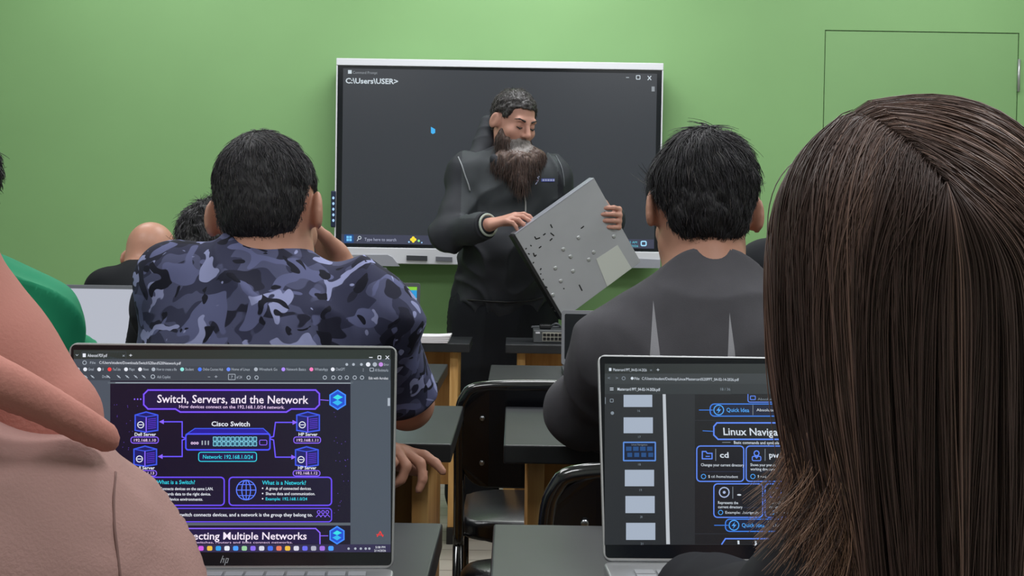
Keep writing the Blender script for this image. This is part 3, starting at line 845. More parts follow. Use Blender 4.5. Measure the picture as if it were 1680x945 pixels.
# ---- person in the camouflage shirt
def camo_person():
    hc = W3(439, 346, 2.0); R = frame(-6, 14, -5)
    neck = W3(428, 425, 1.97)
    J = sit(-0.40, 1.88, 0, neck, (W3(302, 482, 1.97), W3(600, 520, 1.98)), hipy=1.86, kny=0.40)
    J['elR'] = W3(668, 662, 2.16); J['wrR'] = W3(560, 436, 2.26); J['elL'] = W3(285, 700, 2.02); J['wrL'] = W3(570, 735, 2.08)
    org = (J['hip'][0], J['hip'][1], 0)
    t = empty('person', org, 0, 'person in a dark blue camouflage t-shirt, elbow on desk and hand at the face', 'person')
    pr = head_prims(hc, R, 1.0, True, neck) + torso(J, -0.006) + arm(J, 'L') + arm(J, 'R') + legs(J)
    pr += hand_prims(J['wrR'], W3(492, 385, 2.25) - J['wrR'], W3(500, 400, 2.1) - W3(550, 400, 2.15), 1, (30, 40, 25))
    pr += hand_prims(J['wrL'], W3(690, 742, 2.04) - J['wrL'], np.array([0.0, -0.25, -1.0]), 1, s=1.05, curls=[(8, 22, 15), (30, 45, 30), (48, 60, 35), (58, 66, 40)], tc=(12, 0.25))
    sculpt_obj('body', pr, 0.0042, SKIN_D, t, org)
    sh = torso(J, 0.014, fat=1.02) + arm(J, 'L', 0.016, upto=0.8, fore=False) + [cap(J['shR'], J['shR'] + (J['elR'] - J['shR']) * 0.72, 0.074, 0.064, 0.03)]
    sh += [cap(neck + np.array([0, 0.0, -0.035]), neck + np.array([0, 0.01, -0.015]), 0.066, 0.062, 0.03)]
    sculpt_obj('t_shirt', sh, 0.006, camo_mat(), t, org, disp=folds(0.016, 8, 3, (1, 1, 0.8), 0.0025, 26))
    sculpt_obj('trousers', legs(J, 0.010, foot=False) + [ell(J['hip'], (0.17, 0.14, 0.11), None, 0.04)], 0.008, JEANS, t, org, disp=folds(0.006, 12, 5))
    shoes(J, t, org, SHOE)
    short_hair(hc, R, [HAIR_K, HAIR_K2, HAIR_G], [0.50, 0.44, 0.06], t, org, n=12000, length=(0.012, 0.020), thick=0.004, rough=0.0012, lift=0.16, rad=0.0005, lenfn=lambda L: 0.45 + 0.9 * np.clip((L[:, 2] + 0.01) / 0.06, 0, 1))  # large share of paler strands puts a greyish sheen into the hair colour
    bd = [ell(hc + R @ np.array([q * 0.045, 0.03, -0.06]), (0.02, 0.035, 0.028), R, 0.01) for q in (-1, 1)] + [ell(hc + R @ np.array([0, 0.06, -0.09]), (0.035, 0.035, 0.026), R, 0.02)]
    sculpt_obj('beard', bd, 0.004, HAIR_K, t, org, disp=lambda P: 0.002 * noise3(P * 200, 2))
    return J
Jc = camo_person()
chair(-0.40, 1.80, 0, 'black steel-frame chair under the person in the camouflage shirt')

# ---- person in the charcoal sweatshirt
def grey_person():
    hc = W3(1152, 342, 2.02); R = frame(3, 14, 2)
    neck = W3(1160, 452, 1.98)
    J = sit(0.29, 1.93, 0, neck, (W3(1030, 584, 1.98), W3(1300, 584, 1.98)), hipy=1.92, kny=0.38)
    J['elL'] = W3(955, 672, 2.13); J['wrL'] = W3(1070, 722, 2.36); J['elR'] = W3(1370, 690, 2.13); J['wrR'] = W3(1240, 715, 2.36)
    org = (J['hip'][0], J['hip'][1], 0)
    t = empty('person', org, 0, 'person with tousled black hair in a washed charcoal sweatshirt leaning on the desk', 'person')
    pr = head_prims(hc, R, 1.0, True, neck, 0.056) + torso(J, -0.006) + arm(J, 'L') + arm(J, 'R') + legs(J)
    for sd, th in (('L', -1), ('R', 1)):
        pr += hand_prims(J['wr' + sd], np.array([0.6 if sd == 'L' else -0.6, 0.5, -0.05]), np.array([0, 0, -1.0]), th, (15, 25, 15))
    sculpt_obj('body', pr, 0.0045, SKIN_D, t, org)
    x0 = W3(1074, 508, 1.86); x1 = W3(1194, 540, 1.86)
    rel = lambda p: (p[0] - org[0], p[2] - org[2])
    sp = [(*rel(W3(1075, 494, 1.87)), 0.0115, 0.13), (*rel(W3(1195, 512, 1.87)), 0.0115, 0.13)]
    sh = torso(J, 0.016, fat=1.03) + arm(J, 'L', 0.018, k=0.035) + arm(J, 'R', 0.018, k=0.035)
    sh += [cap(neck + np.array([0, 0.0, -0.045]), neck + np.array([0, 0.01, -0.022]), 0.074, 0.068, 0.03)]
    sculpt_obj('sweatshirt', sh, 0.006, sweat_mat(sp), t, org, disp=folds(0.016, 7, 13, (1, 1, 0.8), 0.002, 26))
    bm = bmesh.new(); cpt = neck + np.array([0, 0.012, -0.002])
    add_tube(bm, [cpt + np.array([0.066 * math.cos(a), 0.064 * math.sin(a), 0.013 * math.sin(a)]) for a in np.linspace(0, 2 * math.pi, 40, endpoint=False)], 0.011, 10, closed=True)
    for v in bm.verts: v.co -= Vector(org)
    link('collar', me_from_bm(bm, 'collar', True), mat('charcoal_rib', '#3c3c41', 0.9), t)
    sculpt_obj('trousers', legs(J, 0.010, foot=False) + [ell(J['hip'], (0.17, 0.14, 0.11), None, 0.04)], 0.008, DARKTR, t, org, disp=folds(0.006, 12, 6))
    shoes(J, t, org, SHOE)
    def lf(L): return 0.35 + 0.8 * np.clip((L[:, 2] + 0.03) / 0.08, 0, 1) + 0.8 * (np.clip(-L[:, 0] - 0.05, 0, 0.03) / 0.03) * (L[:, 2] > 0.0)
    short_hair(hc, R, [HAIR_K, HAIR_K2, HAIR_G], [0.66, 0.31, 0.03], t, org, n=12000, length=(0.024, 0.042), thick=0.007, lift=0.20, rad=0.00065, lenfn=lf, swirl=1.2, rough=0.002)
    return J
Jg = grey_person()
chair(0.262, 1.96, 0, 'black steel-frame chair with a glossy back behind the person in the charcoal sweatshirt')

# ---- bald person in black, head bowed, front row
def bald_person():
    hc = W3(246, 424, 4.2); R = frame(-18, 34, 4)
    neck = W3(228, 452, 4.12)
    J = sit(-1.24, 4.0, 0, neck, (W3(178, 478, 4.1), W3(292, 482, 4.12)), hipy=3.98, kny=0.42)
    J['elL'] = W3(165, 535, 4.35); J['wrL'] = W3(215, 545, 4.55); J['elR'] = W3(315, 535, 4.35); J['wrR'] = W3(262, 545, 4.55)
    org = (J['hip'][0], J['hip'][1], 0)
    t = empty('person', org, 0, 'bald person in a black shirt with head bowed, seated in the front row', 'person')
    pr = head_prims(hc, R, 1.0, True, neck) + torso(J, -0.006) + arm(J, 'L') + arm(J, 'R') + legs(J)
    for sd, th in (('L', -1), ('R', 1)): pr += hand_prims(J['wr' + sd], np.array([0.3 if sd == 'L' else -0.3, 0.5, 0]), np.array([0, 0, -1.0]), th)
    sculpt_obj('body', pr, 0.0055, SKIN_B, t, org)
    sh = torso(J, 0.014) + arm(J, 'L', 0.014, upto=1) + arm(J, 'R', 0.014, upto=1) + [cap(neck + np.array([0, 0, -0.04]), neck + np.array([0, 0.01, -0.01]), 0.065, 0.06, 0.03)]
    sculpt_obj('shirt', sh, 0.008, mat('black_cotton', '#1a1c20', 0.85, spec=0.2), t, org, disp=folds(0.01, 7, 23))
    sculpt_obj('trousers', legs(J, 0.010, foot=False) + [ell(J['hip'], (0.17, 0.14, 0.11), None, 0.04)], 0.01, DARKTR, t, org)
    shoes(J, t, org, SHOE)
    # thin spectacle arm seen at the temple
    P = lambda x, y, z: hc + R @ np.array([x, y, z])
    bm = bmesh.new()
    for q in (-1, 1):
        add_tube(bm, [P(q * 0.084, -0.02, 0.012), P(q * 0.084, 0.03, 0.012), P(q * 0.07, 0.1, 0.008)], 0.0018, 6)
        add_tube(bm, [P(q * 0.035 + 0.026 * math.cos(a), 0.108, 0.004 + 0.019 * math.sin(a)) for a in np.linspace(0, 6.283, 20, endpoint=False)], 0.0016, 6, closed=True)
    add_tube(bm, [P(-0.01, 0.108, 0.006), P(0.01, 0.108, 0.006)], 0.0016, 6)
    for v in bm.verts: v.co -= Vector(org)
    link('spectacles', me_from_bm(bm, 'spectacles', True), M_EDGE, t)
bald_person()
chair(-1.24, 3.92, 0, 'black steel-frame chair under the bald person in black')

# ---- dark haired person behind the camouflage shirt
def dark_person():
    hc = W3(350, 416, 3.08); R = frame(10, 26, -4)
    neck = W3(352, 470, 3.02)
    J = sit(-0.72, 2.92, 0, neck, (W3(268, 500, 3.02), W3(440, 500, 3.02)), hipy=2.90, kny=0.4)
    J['elL'] = W3(240, 600, 3.2); J['wrL'] = W3(310, 605, 3.42); J['elR'] = W3(462, 600, 3.2); J['wrR'] = W3(395, 605, 3.42)
    org = (J['hip'][0], J['hip'][1], 0)
    t = empty('person', org, 0, 'person with wavy black hair mostly hidden behind the camouflage shirt', 'person')
    pr = head_prims(hc, R, 1.0, True, neck) + torso(J, -0.006) + arm(J, 'L') + arm(J, 'R') + legs(J)
    for sd, th in (('L', -1), ('R', 1)): pr += hand_prims(J['wr' + sd], np.array([0.3 if sd == 'L' else -0.3, 0.5, 0]), np.array([0, 0, -1.0]), th)
    sculpt_obj('body', pr, 0.0055, SKIN_D, t, org)
    sh = torso(J, 0.014) + arm(J, 'L', 0.014) + arm(J, 'R', 0.014) + [cap(neck + np.array([0, 0, -0.04]), neck + np.array([0, 0.01, -0.01]), 0.065, 0.06, 0.03)]
    sculpt_obj('shirt', sh, 0.008, mat('dark_blue_cotton', '#23262f', 0.85, spec=0.2), t, org, disp=folds(0.01, 7, 33))
    sculpt_obj('trousers', legs(J, 0.010, foot=False) + [ell(J['hip'], (0.17, 0.14, 0.11), None, 0.04)], 0.01, DARKTR, t, org)
    shoes(J, t, org, SHOE)
    short_hair(hc, R, [HAIR_K, HAIR_K2], [0.7, 0.3], t, org, n=4000, length=(0.02, 0.035), thick=0.010, lift=0.3, rad=0.0009, rough=0.006, swirl=1.5)
dark_person()
chair(-0.72, 2.84, 0, 'black steel-frame chair under the person hidden behind the camouflage shirt')

# ---- person in black far right of the display, shoulder seen beside the charcoal sweatshirt
def shoulder_person():
    hc = W3(1345, 340, 3.1); R = frame(0, 12, 0); neck = W3(1345, 415, 3.02)
    J = sit(0.73, 2.92, 0, neck, (W3(1262, 448, 3.02), W3(1430, 450, 3.02)), hipy=2.90, kny=0.4)
    J['elL'] = W3(1245, 580, 3.14); J['wrL'] = W3(1310, 600, 3.38); J['elR'] = W3(1450, 580, 3.14); J['wrR'] = W3(1380, 600, 3.38)
    org = (J['hip'][0], J['hip'][1], 0)
    t = empty('person', org, 0, 'person in black whose shoulder shows between charcoal sweatshirt and long brown hair', 'person')
    pr = head_prims(hc, R, 1.0, True, neck) + torso(J, -0.006) + arm(J, 'L') + arm(J, 'R') + legs(J)
    for sd, th in (('L', -1), ('R', 1)): pr += hand_prims(J['wr' + sd], np.array([0.3 if sd == 'L' else -0.3, 0.5, 0]), np.array([0, 0, -1.0]), th)
    sculpt_obj('body', pr, 0.006, SKIN_D, t, org)
    sh = torso(J, 0.014) + arm(J, 'L', 0.014) + arm(J, 'R', 0.014) + [cap(neck + np.array([0, 0, -0.04]), neck + np.array([0, 0.01, -0.01]), 0.065, 0.06, 0.03)]
    sculpt_obj('shirt', sh, 0.008, mat('black_knit', '#202226', 0.85, spec=0.2), t, org, disp=folds(0.008, 7, 43))
    sculpt_obj('trousers', legs(J, 0.010, foot=False) + [ell(J['hip'], (0.17, 0.14, 0.11), None, 0.04)], 0.01, DARKTR, t, org)
    shoes(J, t, org, SHOE)
    short_hair(hc, R, [HAIR_K, HAIR_K2], [0.8, 0.2], t, org, n=2500, length=(0.014, 0.03), thick=0.009, rad=0.0009)
shoulder_person()
chair(0.73, 2.84, 0, 'black steel-frame chair under the person in black at the right of the second row')

# ---- person in green at the far left
def green_person():
    hc = W3(-92, 312, 2.05); R = frame(-5, 12, 0); neck = W3(-98, 424, 2.0)
    J = sit(-0.92, 1.88, 0, neck, (W3(-270, 520, 2.0), W3(34, 536, 2.0)), hipy=1.86, kny=0.40)
    J['elL'] = W3(-300, 690, 2.1); J['wrL'] = W3(-190, 715, 2.34); J['elR'] = W3(100, 640, 2.10); J['wrR'] = W3(-20, 712, 2.36)
    org = (J['hip'][0], J['hip'][1], 0)
    t = empty('person', org, 0, 'person in a green long-sleeved top at the left edge, behind the pink headscarf', 'person')
    pr = head_prims(hc, R, 1.0, True, neck) + torso(J, -0.006) + arm(J, 'L') + arm(J, 'R') + legs(J)
    for sd, th in (('L', -1), ('R', 1)): pr += hand_prims(J['wr' + sd], np.array([0.3 if sd == 'L' else -0.3, 0.5, 0]), np.array([0, 0, -1.0]), th)
    sculpt_obj('body', pr, 0.006, SKIN_D, t, org)
    sh = torso(J, 0.014) + arm(J, 'L', 0.014, k=0.07) + arm(J, 'R', 0.014, k=0.07) + [cap(neck + np.array([0.03, 0, -0.05]), (np.array(J['shR']) + neck) / 2 + np.array([0, 0, 0.0]), 0.065, 0.062, 0.06), cap(neck + np.array([0, 0, -0.04]), neck + np.array([0, 0.01, -0.01]), 0.068, 0.062, 0.03)]
    sculpt_obj('top', sh, 0.0065, mat('green_jersey', '#1f8a62', 0.75, spec=0.25, var=0.05), t, org, disp=folds(0.026, 8, 57, (1, 1, 0.7), 0.002, 30))
    sculpt_obj('trousers', legs(J, 0.010, foot=False) + [ell(J['hip'], (0.17, 0.14, 0.11), None, 0.04)], 0.01, DARKTR, t, org)
    shoes(J, t, org, SHOE)
    short_hair(hc, R, [HAIR_K, HAIR_K2], [0.75, 0.25], t, org, n=3000, length=(0.014, 0.03), thick=0.01, rad=0.0008)
green_person()
chair(-0.92, 1.80, 0, 'black steel-frame chair under the person in green')

# ---- person in the pink headscarf, close at the left
def scarf_person():
    D = 0.78; hc = np.array([-0.445, 0.80, 1.20]); R = frame(-8, 8, 0); neck = np.array([-0.435, 0.765, 1.0])
    J = sit(-0.44, 0.62, 0, neck, ((-0.595, 0.78, 0.87), (-0.288, 0.78, 0.862)), hipy=0.60, kny=0.40)
    J['elL'] = (-0.66, 0.86, 0.72); J['wrL'] = (-0.52, 1.08, 0.785); J['elR'] = (-0.20, 0.83, 0.70); J['wrR'] = (-0.34, 1.06, 0.785)
    for k_ in list(J): J[k_] = np.array(J[k_], float)
    org = (J['hip'][0], J['hip'][1], 0)
    t = empty('person', org, 0, 'person in a salmon pink headscarf and dusty pink top, close at the lower left', 'person')
    pr = head_prims(hc, R, 1.0, True, neck) + torso(J, -0.008) + arm(J, 'L') + arm(J, 'R') + legs(J)
    for sd, th in (('L', -1), ('R', 1)): pr += hand_prims(J['wr' + sd], np.array([0.3 if sd == 'L' else -0.3, 0.6, -0.05]), np.array([0, 0, -1.0]), th, (12, 20, 12))
    sculpt_obj('body', pr, 0.005, SKIN, t, org)
    TOP = mat('dusty_pink_cotton', '#a98680', 0.85, var=0.04, vscale=5, spec=0.2, bump=0.15, bscale=500)
    sh = torso(J, 0.016) + arm(J, 'L', 0.022, k=0.045) + arm(J, 'R', 0.022, k=0.045)
    o, V, F = sculpt_obj('top', sh, 0.0055, TOP, t, org, disp=folds(0.014, 10, 71, (1, 1, 1.3), 0.0012, 40))
    tr = bvh(V, F)
    # armhole seam following the cloth
    pts = [surf(tr, x, y, 0.0002) for x, y in ((212, 722), (196, 740), (189, 775), (186, 815), (187, 860), (192, 905), (197, 950), (202, 1000))]
    pts = [Vector(q) - Vector(org) for q in pts if q is not None]
    if len(pts) > 3: tube_obj('seam', smooth_path(pts, 4), 0.0009, mat('seam_thread', '#7d5f5a', 0.9), t, 6)
    SC = mat('salmon_scarf', '#bf8277', 0.8, var=0.05, vscale=6, spec=0.2, bump=0.1, bscale=400)
    nb = neck
    sc = [ell(hc + R @ np.array([0, -0.008, 0.02]), (0.096, 0.118, 0.118), R, 0.03, cut=lambda x, y, z: y - 0.07 + 0 * x),
          cap(hc + np.array([0, -0.01, -0.02]), (-0.435, 0.785, 1.08), 0.088, 0.088, 0.04),
          cap((-0.435, 0.785, 1.08), (-0.355, 0.80, 0.995), 0.088, 0.062, 0.03), cap((-0.355, 0.80, 0.995), (-0.298, 0.80, 0.955), 0.062, 0.042, 0.02),
          cap((-0.435, 0.785, 1.08), (-0.515, 0.80, 1.00), 0.09, 0.075, 0.03), cap((-0.435, 0.775, 1.05), (-0.435, 0.80, 0.97), 0.10, 0.10, 0.03), cap((-0.515, 0.80, 1.00), (-0.57, 0.80, 0.96), 0.075, 0.05, 0.02)]
    b = [W3(-420, 660, 0.72), W3(-300, 620, 0.70), W3(-160, 600, 0.69), W3(-60, 605, 0.695), W3(20, 635, 0.71), W3(90, 672, 0.73), W3(145, 702, 0.75), W3(185, 724, 0.77)]
    b = smooth_path(b, 5); sc += [cap(b[i], b[i + 1], 0.014 - 0.009 * i / len(b), 0.014 - 0.009 * (i + 1) / len(b), 0.008) for i in range(len(b) - 1)]
    def dsp(P):
        q = P[:, 2] * 1.0 + 0.75 * (P[:, 0] + 0.43) + 0.02 * noise3(P * 9, 3)
        w = np.clip((1.10 - P[:, 2]) / 0.08, 0, 1)
        return w * 0.004 * np.sin(q * 70) * (0.6 + 0.4 * noise3(P * 5, 8)) + 0.003 * noise3(P * 14, 6)
    sculpt_obj('headscarf', sc, 0.005, SC, t, org, disp=dsp)
    sculpt_obj('trousers', legs(J, 0.012, foot=False) + [ell(J['hip'], (0.17, 0.14, 0.11), None, 0.04)], 0.01, DARKTR, t, org)
    shoes(J, t, org, SHOE)
scarf_person()
chair(-0.44, 0.54, 0, 'black steel-frame chair under the person in the pink headscarf')

# ---- person with long brown hair, close at the right
def hair_person():
    D = 0.92; hc = W3(1508, 415, 0.93); R = frame(6, 10, -3)
    neck = W3(1500, 850, 0.99)
    cx = neck[0]
    J = sit(cx, 0.72, 0, neck, (W3(1350, 1050, 0.98), W3(1700, 1080, 0.98)), hipy=0.70, kny=0.40)
    J['elL'] = W3(1262, 1050, 1.08); J['wrL'] = W3(1150, 985, 1.24); J['elR'] = W3(1790, 1130, 1.0); J['wrR'] = W3(1450, 975, 1.22)
    J['hip'] = np.array([cx, 0.70, 0.53])
    org = (J['hip'][0], J['hip'][1], 0)
    t = empty('person', org, 0, 'person with long straight dark brown hair in a black top, close at the right', 'person')
    pr = head_prims(hc + np.array([0.0, 0.02, -0.012]), R, 0.86, True, neck, 0.045) + torso(J, -0.008) + arm(J, 'L') + arm(J, 'R') + legs(J)
    for sd, th in (('L', -1), ('R', 1)): pr += hand_prims(J['wr' + sd], np.array([0.15 if sd == 'L' else -0.15, 0.6, -0.08]), np.array([0, 0, -1.0]), th, (15, 22, 15))
    sculpt_obj('body', pr, 0.005, SKIN, t, org)
    BT = mat('black_cloth', '#191a1f', 0.8, spec=0.25, var=0.1, vscale=20)
    sh = torso(J, 0.012) + arm(J, 'L', 0.018, k=0.03) + arm(J, 'R', 0.018, k=0.03)
    sculpt_obj('top', sh, 0.0055, BT, t, org, disp=folds(0.012, 9, 91, (1.2, 0.8, 1), 0.002, 30))
    sculpt_obj('trousers', legs(J, 0.012, foot=False) + [ell(J['hip'], (0.17, 0.14, 0.11), None, 0.04)], 0.01, DARKTR, t, org)
    shoes(J, t, org, SHOE)
    # hair: strands leave a parting, round the skull and fall straight
    hm = [mat('hair_dark', '#4d3d38', 0.4, spec=0.3), mat('hair_brown', '#614d46', 0.4, spec=0.35), mat('hair_auburn', '#7a6156', 0.4, spec=0.35), mat('hair_light', '#a5826d', 0.4, spec=0.4)]
    ctr = W3(1512, 425, 0.93)
    rad3 = np.array([0.1035, 0.117, 0.1165])
    part_front = unit((W3(1385, 205, 0.97) - ctr) / rad3); crown = unit((W3(1462, 318, 0.84) - ctr) / rad3)
    part_front = unit(np.array([-0.50, -0.05, 0.86])); crown = unit(np.array([-0.175, -0.88, 0.40]))
    def paths(phi, off, M=34, jit=0.0, drop=0.44, endj=None, shell=False):
        """phi: azimuth in degrees, 0 = towards the camera, negative = image left"""
        n = len(phi); a = np.radians(phi)
        eq = np.stack([np.sin(a), -np.cos(a), np.full(n, -0.12)], 1); eq /= np.linalg.norm(eq, axis=1)[:, None]
        u = np.clip((np.abs(phi) - 15) / 85.0, 0, 1)
        if not shell: u = np.clip(u + rng.normal(0, 0.10, n), 0, 1)
        u = np.where(np.abs(phi) < 15, 0.0, u)[:, None]
        pm = unit(np.array([-0.50, -0.20, 0.84])); ff = unit(np.array([-0.30, 0.62, 0.72]))
        root = np.where(u < 0.55, crown * (1 - u / 0.55) + pm * u / 0.55, pm * (1 - (u - 0.55) / 0.45) + ff * (u - 0.55) / 0.45); root /= np.linalg.norm(root, axis=1)[:, None]
        sdv = np.stack([np.sign(phi), 0 * phi, 0 * phi], 1) * 0.006
        root = root + sdv; root /= np.linalg.norm(root, axis=1)[:, None]
        M1 = int(M * 0.5); out = np.zeros((n, M, 3))
        om = np.arccos(np.clip((root * eq).sum(1), -1, 1))[:, None]
        rr = rad3 + off[:, None]
        for j in range(M1):
            s = j / (M1 - 1)
            d = (np.sin((1 - s) * om) * root + np.sin(s * om) * eq) / np.sin(om)
            # volume lifts a little away from the parting
            lift = 1 + 0.035 * math.sin(math.pi * min(1, s * 1.4)) - 0.03 * (1 - s) ** 4
            out[:, j] = d * rr * lift
        e = out[:, M1 - 1]; dirv = e.copy(); dirv[:, 2] = 0
        M2 = M - M1
        dl = drop if np.ndim(drop) else np.full(n, drop)
        for j in range(M2):
            s = (j + 1) / M2
            z = dl * s
            k = 1 - 0.45 * np.clip((z - 0.04) / 0.22, 0, 1) ** 1.3
            ky = 1 - 0.10 * s
            p = np.stack([dirv[:, 0] * np.where(dirv[:, 0] < 0, k, 1 - 0.04 * s), dirv[:, 1] * ky, e[:, 2] - z], 1)
            out[:, M1 + j] = p
        for _ in range(14): out[:, 2:-1] = out[:, 2:-1] * 0.5 + 0.25 * (out[:, 1:-2] + out[:, 3:])
        return out + ctr
    nS = 110
    ph = np.linspace(-128, 128, nS); sh_ = paths(ph, np.full(nS, -0.003), 34, drop=np.full(nS, 0.40), shell=True)
    idx = np.arange(nS * 34).reshape(nS, 34)
    F0 = np.stack([idx[:-1, :-1], idx[1:, :-1], idx[1:, 1:], idx[:-1, 1:]], -1).reshape(-1, 4); V0 = sh_.reshape(-1, 3)
    # the gap in the left lock: drop shell quads where daylight shows through
    cph = (ph[:-1] + ph[1:]) / 2
    keep = np.ones((nS - 1, 33), bool); keep[(cph < -50), 23:] = False
    F0 = F0[keep.reshape(-1)]
    N = 36000
    phi = rng.uniform(-132, 132, N); off = np.abs(rng.normal(0, 0.0026, N)); off[:200] += rng.uniform(0.001, 0.005, 200)
    # gather into locks
    lock = np.round(phi / 5.5) * 5.5; phi = phi * 0.72 + lock * 0.28 + rng.normal(0, 0.5, N)
    dr = np.where(phi < -52, rng.uniform(0.16, 0.26, N), rng.uniform(0.38, 0.46, N))
    Pth = paths(phi, off, 34, drop=dr)
    # gentle wave per lock and per strand
    s = np.linspace(0, 1, 34)[None, :]
    lk = (lock / 5.5).astype(int)
    w = (0.0055 * np.sin(s * 6 + lk[:, None] * 1.7) + 0.0022 * np.sin(s * 13 + rng.uniform(0, 6.28, (N, 1)))) * np.clip((s - 0.3) * 2, 0, 1)
    side = np.stack([np.cos(np.radians(phi)), np.sin(np.radians(phi)), 0 * phi], 1)
    Pth = Pth + w[..., None] * side[:, None, :]
    # loosen the ends of the left lock: they sweep out over the shoulder
    lf = (phi < -52)
    tt = np.clip((s - 0.84) / 0.16, 0, 1) ** 2
    Pth[lf, :, 0] -= (tt * np.where(rng.random((N, 1)) < 0.10, rng.uniform(0.0, 0.045, (N, 1)), rng.uniform(-0.022, 0.006, (N, 1))))[lf]
    fly = rng.random(N) < 0.03
    Pth[fly] += (np.clip(s - 0.2, 0, 1)[..., None] * rng.normal(0, 0.005, (N, 1, 3)))[fly]
    V1, F1 = strand_mesh(Pth, np.concatenate([np.linspace(0.6, 1, 8), np.ones(18), np.linspace(1, 0.3, 8)]) * 0.00048)
    tone = noise3(np.stack([phi / 9.0, 0 * phi, 0 * phi], 1), 5) * 1.0 + rng.normal(0, 0.28, N)
    ch = np.digitize(tone, [0.05, 0.55, 1.15])
    seg_m = np.repeat(ch[:, None], 33, 1); tip = (phi < -52) & (rng.random(N) < 0.5); seg_m[tip, 27:] = 3
    mi = np.concatenate([np.zeros(len(F0), int), np.repeat(seg_m.reshape(-1), 3)])
    V = np.concatenate([V0, V1]); F = np.concatenate([F0, F1 + len(V0)])
    # scalp under the parting
    link('hair', np_mesh('hair', V - np.array(org), F, True, mi), hm, t)
    return J
hair_person()
chair(0.27, 0.64, 0, 'black steel-frame chair under the person with long brown hair')

# ------------------------------------------------------------------ the standing man with the switch chassis
CHD = 4.86
def chassis():
    A, B, C_, D_ = (845, 385), (975, 293), (1037, 440), (915, 525)
    # plane through the face: edges along the sheet, slightly turned so its left rim shows
    pA, pB, pC = at(*A, 4.765), at(*B, 4.87), at(*C_, 4.97)
    u = (pB - pA); v = (pC - pB); n = u.cross(v).normalized()
    if n.y > 0: n = -n
    v = (v - u.normalized() * v.dot(u.normalized()))
    o = pA; L1, L2 = u.length, v.length; ux, vx = u.normalized(), v.normalized()
    t = empty('switch_chassis', tuple((pA + pC) / 2), 0, 'flat grey metal equipment chassis the standing man holds tilted in both hands', 'metal chassis')
    org = (pA + pC) / 2; T = 0.038
    def body(name, a0, a1, b0, b1, h0, h1, m, bev=0.001):
        bm = bmesh.new(); c = o + ux * (a0 + a1) / 2 + vx * (b0 + b1) / 2 + n * (h0 + h1) / 2 - org
        R = Matrix((ux, vx, ux.cross(vx))).transposed(); sg = 1 if ux.cross(vx).dot(n) > 0 else -1
        add_box(bm, c, (a1 - a0, b1 - b0, h1 - h0), R, bev); return link(name, me_from_bm(bm, name), m, t)
    MC = mat('grey_painted_steel', '#aeb0b6', 0.42, metal=0.25, var=0.05, vscale=6)
    MD = mat('dark_steel_front', '#17181c', 0.4)
    body('casing', 0, L1, 0, L2, -T, 0, MC)
    body('front_panel', -0.012, 0.0, 0, L2 * 1.0, -T, -0.001, MD)     # dark port side at the lower left
    body('rim', 0, L1, -0.004, 0.0, -T, 0.001, mat('bright_steel_rim', '#a9abb8', 0.35, metal=0.5))
    Kc = Canvas(o + n * 0.0, ux, (-vx)); 
    if Kc.n.dot(n) < 0: Kc.n = -Kc.n
    def plate_(name, pts, m, h=0.0012):
        P = [on_plane(*q, o, n) for q in pts]; bm = bmesh.new()
        a = [bm.verts.new(q - org + n * 0.0002) for q in P]; b_ = [bm.verts.new(q - org + n * h) for q in P]
        bm.faces.new(b_); bm.faces.new(a[::-1])
        for i in range(len(P)): bm.faces.new((a[i], a[(i + 1) % len(P)], b_[(i + 1) % len(P)], b_[i]))
        bmesh.ops.recalc_face_normals(bm, faces=bm.faces)
        return link(name, me_from_bm(bm, name), m, t)
    plate_('label_plate', [(978, 425), (1013, 402), (1036, 440), (996, 470)], mat('pale_label', '#c8ccc6', 0.5))
    # embossed feet seats
    ML = mat('polished_dimple', '#b4b7b9', 0.3, metal=0.5)
    for x, y in ((949, 390), (924, 409), (936, 421), (974, 414), (966, 426), (911, 440), (940, 445), (920, 461), (907, 484), (1007, 388)):
        c = on_plane(x, y, o, n) - org; bm = bmesh.new()
        Rm = n.to_track_quat('Z', 'Y').to_matrix().to_4x4()
        bmesh.ops.create_uvsphere(bm, u_segments=14, v_segments=8, radius=0.0088, matrix=Matrix.Translation(c) @ Rm @ Matrix.Diagonal((1, 1, 0.4, 1)))
        link('dimple', me_from_bm(bm, 'dimple', True), ML, t)
    def slot(x0, y0, x1, y1, w=2.0):
        a, b_ = Vector((x0, y0)), Vector((x1, y1)); d = (b_ - a).normalized(); e = Vector((-d.y, d.x)) * w / 2
        P = [on_plane(q.x, q.y, o, n) - org + n * 0.0006 for q in (a + e, b_ + e, b_ - e, a - e)]
        me = bpy.data.meshes.new('slot'); me.from_pydata(P, [], [(0, 1, 2, 3)]); link('slot', me, M_EDGE, t)
    for s_ in ((903, 368, 906, 374), (877, 388, 880, 393), (880, 392, 886, 390), (891, 386, 895, 383), (903, 382, 909, 387), (902, 395, 906, 391), (953, 375, 958, 371), (884, 407, 888, 404),
               (870, 402, 872, 404), (862, 409, 864, 407), (875, 415, 877, 421), (877, 421, 880, 418), (866, 416, 869, 417), (874, 432, 876, 430), (886, 450, 888, 449), (883, 455, 884, 456), (885, 462, 888, 463),
               (890, 459, 892, 458), (950, 467, 955, 477), (898, 480, 900, 482), (924, 473, 926, 474), (905, 504, 906, 505), (909, 509, 912, 511), (914, 508, 915, 509), (918, 524, 920, 524), (992, 347, 991, 351),
               (1020, 425, 1022, 428), (1006, 455, 1008, 458), (999, 461, 1001, 459), (895, 470, 898, 472), (888, 440, 886, 443)):
        slot(*s_)
    return o, ux, vx, n, L1, L2
chassis()

